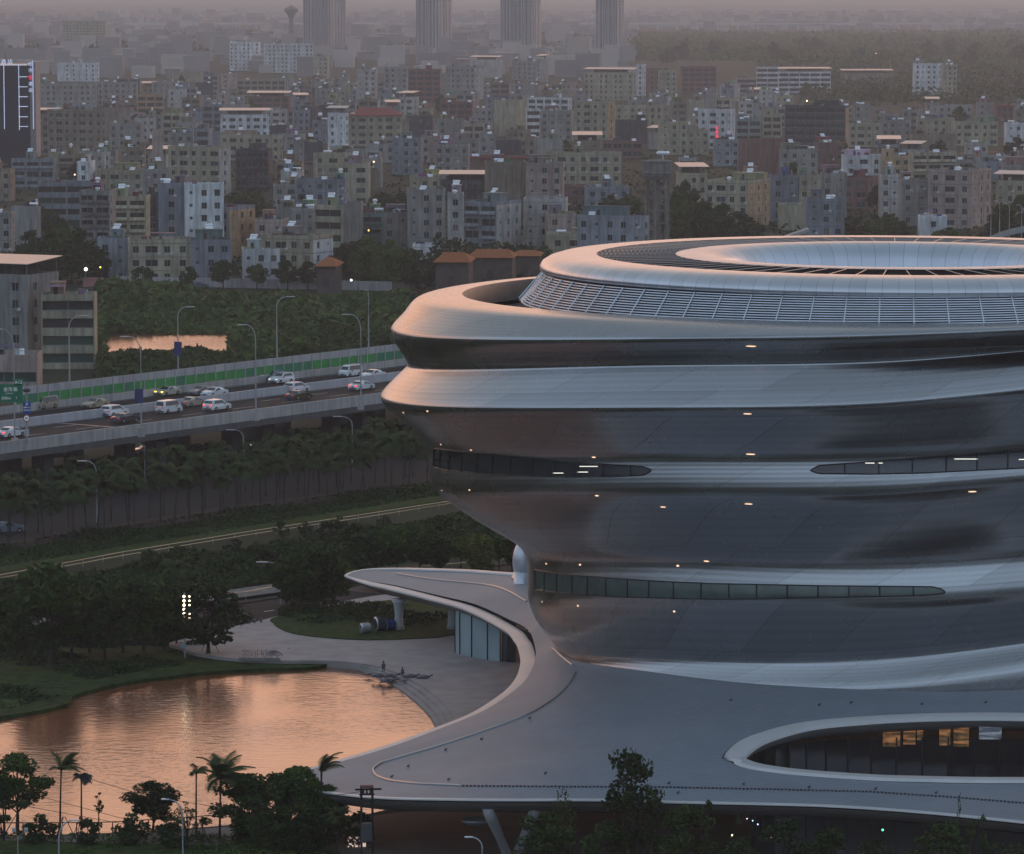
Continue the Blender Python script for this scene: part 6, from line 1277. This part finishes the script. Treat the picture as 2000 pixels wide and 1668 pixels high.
# ================================================================== SMALL THINGS
# lit lamp mast
p = G(361, 1284, .4); s = p.y / F; mast = thing('lamp_mast', 'tall mast with two columns of six glowing lamps beside the pond', 'lamp mast', p); top = (1284 - 1156) * s / cP
b = MB(); b.tube([(0, 0, 0), (0, 0, top)], .09, 8); b.build('pole', m_pole, mast); m_fl = mat('flood_lamp', (1, .9, .7), emit=(1, .80, .52), es=4.5, var=0)
for c_, dx, r_ in ((0, -.02, .135), (1, .56, .09)):
    for k in range(6):
        z = top - .35 - k * .465; b = MB(); b.tube([(dx, -.28, z), (dx, -.12, z), (dx, 0, z)], [r_ * 1.1, r_ * 1.2, r_ * .6], 12, 0); hd = b.build('lamp_housing', m_head, mast)
        b = MB(); b.add([(dx + r_ * math.cos(a), -.285, z + r_ * math.sin(a)) for a in np.arange(0, 6.28, .5)], [tuple(range(13))]); b.build('lamp_lens', m_fl, hd)
b = MB(); b.box((-.1, -.15, 1.3), (.45, .3, .55), 0, 0, .05); b.build('control_box', mat('box_teal', (.25, .38, .40), .5), mast)
# letters seen from behind
p = G(506, 1289, .76); sg = thing('letter_sign', 'free-standing metal letters seen from behind with a curved emblem at the pond edge', 'sign', p, R(-3)); m_let = mat('letter_metal', (.20, .19, .22), .4, .6, var=.1); s = p.y / F
b = MB(); b.box((.05, 0, .1), (82 * s, .5, .3)); b.build('base', mat('kerb_stone', ()), sg)
for i, ch in enumerate('海南科技馆'): text_obj('letter', ch, .86, m_let, sg, ((36 - 15.2 * (i + 1)) * s * .9 + .55, 0, .68), (R(90), 0, R(180)), .07)
for r_, w_ in ((.9, .07), (.62, .06), (.36, .05)):
    b = MB(); b.tube([(27 * s + .15 + r_ * math.cos(a) * .95, 0, .42 + r_ * .62 * math.sin(a)) for a in np.linspace(.1 if r_ > .5 else -.6, 2.9, 12)], w_, 6); b.build('emblem', m_let, sg, True)
# bollards
for i, x in enumerate((471, 484, 497, 510)):
    p = G(x, 1220 - (x - 471) * .12, .76); t = thing('bollard', 'short square stone bollard at the plaza entrance', 'bollard', p, 0, 'bollards at the plaza entrance'); b = MB(); b.box((0, 0, .2), (.22, .22, .4), 0, 0, .03); b.build('block', mat('dark_stone', (.10, .09, .09), .7), t); b = MB(); b.box((0, 0, .42), (.26, .26, .05)); b.build('cap', mat('kerb_stone', ()), t)
# turtles and children in bronze on the steps
m_br = mat('bronze', (.13, .13, .145), .45, .5, var=.2, scale=3)
def turtle(px, py, z, rz, lab, sc=1.0):
    t = thing('turtle_statue', lab, 'statue', G(px, py, z), rz, 'bronze turtles by the pond'); t.scale = (sc,) * 3
    b = MB(); b.lathe([(.001, .36), (.25, .34), (.45, .24), (.56, .1), (.5, .03), (.001, .02)], 16)
    b.v = [(v_[0] * 1.15, v_[1] * .9, v_[2]) for v_ in b.v]; b.build('shell', m_br, t, 'all')
    b = MB(); b.tube([(.5, 0, .12), (.75, 0, .2), (.82, 0, .24)], [.09, .08, .06], 8); b.ball((.9, 0, .26), .13, 10, 6, (1.2, .85, .85)); b.build('head', m_br, t, 'all')
    for sx_, sy_ in ((.38, .5), (.38, -.5), (-.42, .36), (-.42, -.36)):
        b = MB(); b.tube([(sx_, sy_ * .7, .1), (sx_ - .12, sy_ * 1.25, .07), (sx_ - .38, sy_ * 1.55, .04)], [.1, .12, .04], 8); b.build('flipper', m_br, t, 'all')
for a in ((740, 1321, .56, .1, 'bronze turtle on the steps, left of the others', 1.0), (762, 1322, .62, .25, 'bronze turtle on the steps, topmost of the stack', 1.05), (757, 1331, .35, .1, 'bronze turtle nearest the water', 1.05), (802, 1322, .76, .15, 'bronze turtle on the plaza behind the seated child', .95), (827, 1324, .76, .1, 'bronze turtle farthest right on the plaza', .95), (720, 1318, .3, .4, 'small bronze turtle half in the water', .6), (787, 1331, .56, .2, 'small round bronze turtle on the upper step', .5)): turtle(*a)
def child(px, py, z, hgt, lab, dress):
    t = thing('child_statue', lab, 'statue', G(px, py, z), R(20), 'bronze children by the pond'); k = hgt / 1.1
    me = bpy.data.meshes.new('body'); V_ = [(0, 0, .52), (0, 0, .68), (0, 0, .84), (0, 0, .93), (.08, 0, .50), (.09, .02, .27), (.09, 0, .03), (-.08, 0, .50), (-.09, -.03, .27), (-.09, 0, .03), (.13, 0, .82), (.19, .03, .62), (.16, -.08, .47), (-.13, 0, .82), (-.19, .02, .62), (-.17, -.06, .46), (.09, -.1, .02), (-.09, -.1, .02)]
    E_ = [(0, 1), (1, 2), (2, 3), (0, 4), (4, 5), (5, 6), (0, 7), (7, 8), (8, 9), (2, 10), (10, 11), (11, 12), (2, 13), (13, 14), (14, 15), (6, 16), (9, 17)]; R_ = [.10, .11, .10, .05, .075, .055, .04, .075, .055, .04, .05, .04, .028, .05, .04, .028, .03, .03]
    me.from_pydata([tuple(c * k for c in v_) for v_ in V_], E_, []); o = link('body', me, t); me.materials.append(m_br); md = o.modifiers.new('skin', 'SKIN'); sv = me.skin_vertices[0].data
    for i, r_ in enumerate(R_): sv[i].radius = (r_ * k, r_ * k)
    sv[0].use_root = True; o.modifiers.new('sub', 'SUBSURF').levels = 1; o.modifiers['sub'].render_levels = 2
    b = MB(); b.ball((0, 0, 1.02 * k), .105 * k, 12, 8, (.9, 1, 1.15)); b.ball((0, -.1 * k, 1.01 * k), .018 * k, 6, 4)
    b.build('head', m_br, t, 'all'); b = MB(); b.ball((0, .02 * k, 1.06 * k), .11 * k, 10, 6, (.95, 1, .95)); b.build('hair', m_br, t, 'all')
    if dress: b = MB(); b.lathe([(.11 * k, .78 * k), (.16 * k, .6 * k), (.27 * k, .28 * k), (.25 * k, .27 * k)], 14); b.build('dress', m_br, t, 'all')
child(749, 1313, .76, 1.15, 'standing slim bronze child at the head of the pond steps', False); child(786, 1320, .76, .9, 'bronze child in a wide dress beside the turtles', True)
# play sculptures by the column
for (x, y, r_, col, lab, ring) in ((714, 1238, .62, (.35, .36, .36), 'silver capsule sculpture lying by the shrub bed', False), (742, 1233, .85, (.05, .06, .08), 'dark glassy drum sculpture between the silver and blue ones', True), (762, 1232, .66, (.02, .06, .25), 'blue disc sculpture next to the white column', True)):
    p = G(x, y, .76); t = thing('sculpture', lab, 'sculpture', p, R(25)); b = MB(); m1 = mat('sculpt_%d' % x, col, .25, .4, var=0)
    b.tube([(-.5, 0, r_), (-.4, 0, r_), (.4, 0, r_), (.5, 0, r_)], [r_ * .8, r_, r_, r_ * .8], 20); b.build('drum', m1, t, True)
    b = MB(); b.lathe([(r_ * .75, 0), (r_ * .95, .08), (r_ * .75, .16)], 20); o = b.build('ring', mat('ring_blue', (.05, .14, .45), .3, .3) if x == 764 else mat('ring_steel', (.5, .52, .55), .3, .7), t, True); o.rotation_euler = (0, R(90), 0); o.location = (-.6, 0, r_)
# pond railing
rp = thing('pond_railing', 'reddish brown railing along the near pond edge', 'railing', G(20, 1628, .25)); p3 = rp.location.copy(); m_rr = mat('railing_rust', (.10, .04, .03), .6, .2)
pth = [G(x, np.interp(x, [-60, 200, 350, 460, 640], [1630, 1629, 1620, 1611, 1600]), .25) - p3 for x in range(-60, 640, 35)]
for z in (1.0,): b = MB(); b.tube([q + Vector((0, 0, z)) for q in pth], .045, 6); b.build('rail', m_rr, rp)
pb = MB(); pb.box((0, 0, .5), (.09, .09, 1.0)); pb.box((0, 0, .02), (.3, .3, .05)); pme = pb.mesh('post', m_rr)
for q in pth: link('post', pme, rp, q)
# foreground lamps
def fg_lamp(xp, xh, yh, D, lab, rise=34):
    hgt = PD(xp, yh, D).z; base = PD(xp, 1668, D); t = thing('street_lamp', lab, 'street lamp', (base.x, base.y, 0), 0, 'curved lamps in the foreground'); a = (xh - xp) * D / F
    b = MB(); pts = [(0, 0, 0), (0, 0, hgt - rise * D / F)]
    for k in range(1, 8): q = k / 7 * math.pi / 2; pts.append((a * (1 - math.cos(q)), 0, hgt - rise * D / F + rise * D / F * math.sin(q)))
    b.tube(pts, [.09, .075] + [.06] * 7, 8); b.build('pole', mat('white_pole', (.42, .44, .47), .4, .3, var=0), t, True)
    b = MB(); sg_ = 1 if a > 0 else -1; b.box((a + sg_ * .2, 0, hgt + .01), (.65, .26, .1), 0, 0, .04); b.build('lamp_head', mat('lamp_white', (.75, .77, .8), .3, var=0), t)
fg_lamp(115, 143, 1602, 340, 'pale curved lamp at the bottom left in front of the palms', 40); fg_lamp(357, 328, 1561, 345, 'pale curved lamp right of the round tree', 32); fg_lamp(942, 920, 1635, 330, 'pale curved lamp below the roof edge in the middle', 22)
p = PD(35, 1668, 345); t = thing('garden_lamp', 'small twin-headed garden lamp in the bottom left corner', 'garden lamp', (p.x, p.y, 0)); hh_ = PD(35, 1635, 345).z
b = MB(); b.tube([(0, 0, 0), (0, 0, hh_)], .05, 6); b.tube([(-.3, 0, hh_ + .5), (0, 0, hh_), (.7, 0, hh_ + .5)], .03, 5); b.build('pole', m_pole, t)
for dx in (-.3, .7): b = MB(); b.box((dx, 0, hh_ + .6), (.3, .2, .35), 0, 0, .04); b.build('lamp_head', m_head, t)
# utility pole with transformer and cables
DP = 338; ut = thing('utility_pole', 'dark twin-leg utility frame with crossarms overlapping the grey roof', 'utility pole', (PD(717, 1668, DP).x, DP, 0)); sP_ = DP / F; m_ut = mat('pole_dark', (.035, .028, .025), .8); zt2 = lambda y: PD(717, y, DP).z
for dx in (-11, 11): b = MB(); b.tube([(dx * sP_, 0, 0), (dx * sP_, 0, zt2(1535))], .1, 7); b.build('leg', m_ut, ut)
for y, w_ in ((1541, 42), (1551, 24), (1563, 26)): b = MB(); b.box(((0 if w_ < 30 else 3) * sP_, -.12, zt2(y)), (w_ * sP_ * 1.25, .14, .14), R(8)); b.build('crossarm', m_ut, ut)
b = MB(); b.box((0, -.05, zt2(1536)), (26 * sP_, .5, .16)); b.build('cap_beam', mat('rust_beam', (.2, .09, .06), .8), ut)
for dx in (-7, 0, 7): b = MB(); b.tube([(dx * sP_, -.1, zt2(1552)), (dx * sP_, -.1, zt2(1542))], [.1, .06], 6); b.build('insulator', m_ut, ut)
b = MB(); b.box((-1 * sP_, 0, zt2(1625)), (.9, .6, 1.5), 0, 0, .05); b.build('transformer', mat('box_dark', (.06, .06, .065), .6), ut)
for i, (P_, lab) in enumerate((([(-40, 1555), (80, 1580), (245, 1610), (460, 1655), (560, 1690)], 'lowest sagging cable across the pond'), ([(-40, 1530), (50, 1548), (245, 1600), (300, 1624), (440, 1660)], 'middle sagging cable across the pond'), ([(170, 1520), (265, 1548), (360, 1566), (460, 1582), (712, 1545)], 'upper cable running from the trees to the utility frame'))):
    q = [PD(x, y, 350 - i * 3 - (x / 60)) for x, y in P_]; b = MB(); b.tube(q, .022, 4); o = b.build('cable', m_ut); tag(o, lab, 'cable')
# lights and bits under the front roof edge
for (x, y, m1, r_, lab) in ((1430, 1631, (1, .7, .4), .07, 'tiny orange light under the front roof, left one'), (1429, 1635, (1, .2, .3), .06, 'tiny red light under the front roof'), (1504, 1621, (.8, .85, 1), .10, 'tiny white light under the front roof'), (1505, 1636, (1, .55, .2), .07, 'tiny orange light right of the white one'), (1724, 1621, (.1, 1, .35), .09, 'tiny green exit light under the roof'), (1480, 1610, (.5, .6, .9), .06, 'string of pale lights under the roof, right end'), (1470, 1603, (.4, .8, .9), .05, 'string of pale lights under the roof, middle'), (1459, 1599, (.6, .6, .9), .05, 'string of pale lights under the roof, left end')):
    q = PD(x, y, 336); b = MB(); b.ball(q, r_, 8, 5); o = b.build('small_light', mat('tiny_%d_%d' % (x, y), m1, emit=m1, es=2.0, var=0)); tag(o, lab, 'light')
q = PD(928, 1604, 352); t = thing('pod', 'silver rounded pod showing under the front roof edge', 'pod', q); b = MB(); b.ball((0, 0, 0), 1, 18, 10, (1.2, .7, .45)); b.build('shell', mat('pod_silver', (.55, .57, .58), .3, .6, var=0), t, 'all')
q = PD(697, 1650, 350); t = thing('light_panel', 'pale glowing display leaning among the dark trees at the bottom', 'display', q); b = MB(); b.box((0, 0, 0), (1.5, .15, 1.5), R(10)); b.build('screen', mat('pale_glow', (.9, .7, .65), emit=(1, .72, .62), es=.45, var=.3), t)
# glowing panels that paint the rippled reflections in the court glass
for (x0, x1) in ((1722, 1757), (1763, 1800), (1842, 1856), (1862, 1905)):
    pa = PD(x0, 1444, 375); pb_ = PD(x1, 1420, 375); 
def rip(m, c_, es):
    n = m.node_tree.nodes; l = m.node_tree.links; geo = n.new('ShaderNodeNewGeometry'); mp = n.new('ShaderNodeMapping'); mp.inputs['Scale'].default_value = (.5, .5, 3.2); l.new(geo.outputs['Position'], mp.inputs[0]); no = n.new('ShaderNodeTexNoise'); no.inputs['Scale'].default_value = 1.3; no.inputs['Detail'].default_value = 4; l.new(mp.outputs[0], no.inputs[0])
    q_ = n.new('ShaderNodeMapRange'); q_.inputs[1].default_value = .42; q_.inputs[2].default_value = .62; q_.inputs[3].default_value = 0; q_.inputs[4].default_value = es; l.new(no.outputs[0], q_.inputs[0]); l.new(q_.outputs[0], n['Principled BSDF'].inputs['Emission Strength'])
m_warm = mat('warm_reflection', (.25, .14, .06), emit=(1, .42, .16), es=.07, var=.7, scale=1.6)
m_cool = mat('cool_reflection', (.2, .22, .25), emit=(.6, .68, .75), es=.08, var=0)
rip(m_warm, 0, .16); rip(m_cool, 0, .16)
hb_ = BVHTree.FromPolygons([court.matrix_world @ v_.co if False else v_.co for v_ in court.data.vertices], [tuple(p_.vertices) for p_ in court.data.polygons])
for (x0, x1, y0, y1, mm_) in ((1724, 1758, 1418, 1458, m_warm), (1764, 1788, 1418, 1454, m_warm), (1791, 1803, 1418, 1446, m_warm), (1834, 1856, 1418, 1456, m_warm), (1862, 1892, 1418, 1458, m_warm), (1894, 1906, 1420, 1440, mat('cool_reflection', (.2, .22, .25), emit=(.6, .68, .75), es=.08, var=.5, scale=2)), (1912, 1956, 1418, 1444, mat('cool_reflection', ()))):
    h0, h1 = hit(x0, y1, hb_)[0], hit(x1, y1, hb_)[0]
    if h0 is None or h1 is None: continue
    zt_ = h0.z + (y1 - y0) * h0.y / F; b = MB(); d_ = Vector((0, -.04, 0)); b.quad(h0 + d_, h1 + d_, Vector((h1.x, h1.y, zt_)) + d_, Vector((h0.x, h0.y, zt_)) + d_); o = link('reflection_panel', b.mesh('reflection_panel', mm_), court)
# ------------------------------------------------------------------ haze
hm = bpy.data.materials.new('haze'); hm.use_nodes = True; t = hm.node_tree
for n in list(t.nodes): t.nodes.remove(n)
ho = t.nodes.new('ShaderNodeOutputMaterial'); pv = t.nodes.new('ShaderNodeVolumePrincipled'); t.links.new(pv.outputs[0], ho.inputs['Volume'])
pv.inputs['Color'].default_value = (.86, .93, 1.0, 1); pv.inputs['Density'].default_value = 1.0e-4; pv.inputs['Anisotropy'].default_value = .38
b = MB(); b.box((0, 11000, 80), (19000, 27000, 200)); hz = b.build('haze', hm); hz['kind'] = 'stuff'
hz.data.update()

# things that still share a label are told apart by their place in the row
_o1 = ['', 'first', 'second', 'third', 'fourth', 'fifth', 'sixth', 'seventh', 'eighth', 'ninth', 'tenth', 'eleventh', 'twelfth', 'thirteenth', 'fourteenth', 'fifteenth', 'sixteenth', 'seventeenth', 'eighteenth', 'nineteenth']
def ordinal(n): return _o1[n] if n < 20 else (('twentieth', 'thirtieth', 'fortieth', 'fiftieth')[n // 10 - 2] if n % 10 == 0 else ('twenty-', 'thirty-', 'forty-', 'fifty-')[n // 10 - 2] + _o1[n % 10])
_by = {}
for o in scene.objects:
    if o.parent is None and o.get('label'): _by.setdefault(o['label'], []).append(o)
for lab, q in _by.items():
    if len(q) < 2: continue
    q.sort(key=lambda o: proj(o.location)[0])
    for i, o in enumerate(q): o['label'] = ' '.join((('leftmost' if i == 0 else ordinal(i + 1) + ' from the left') + ', ' + lab).split()[:16])
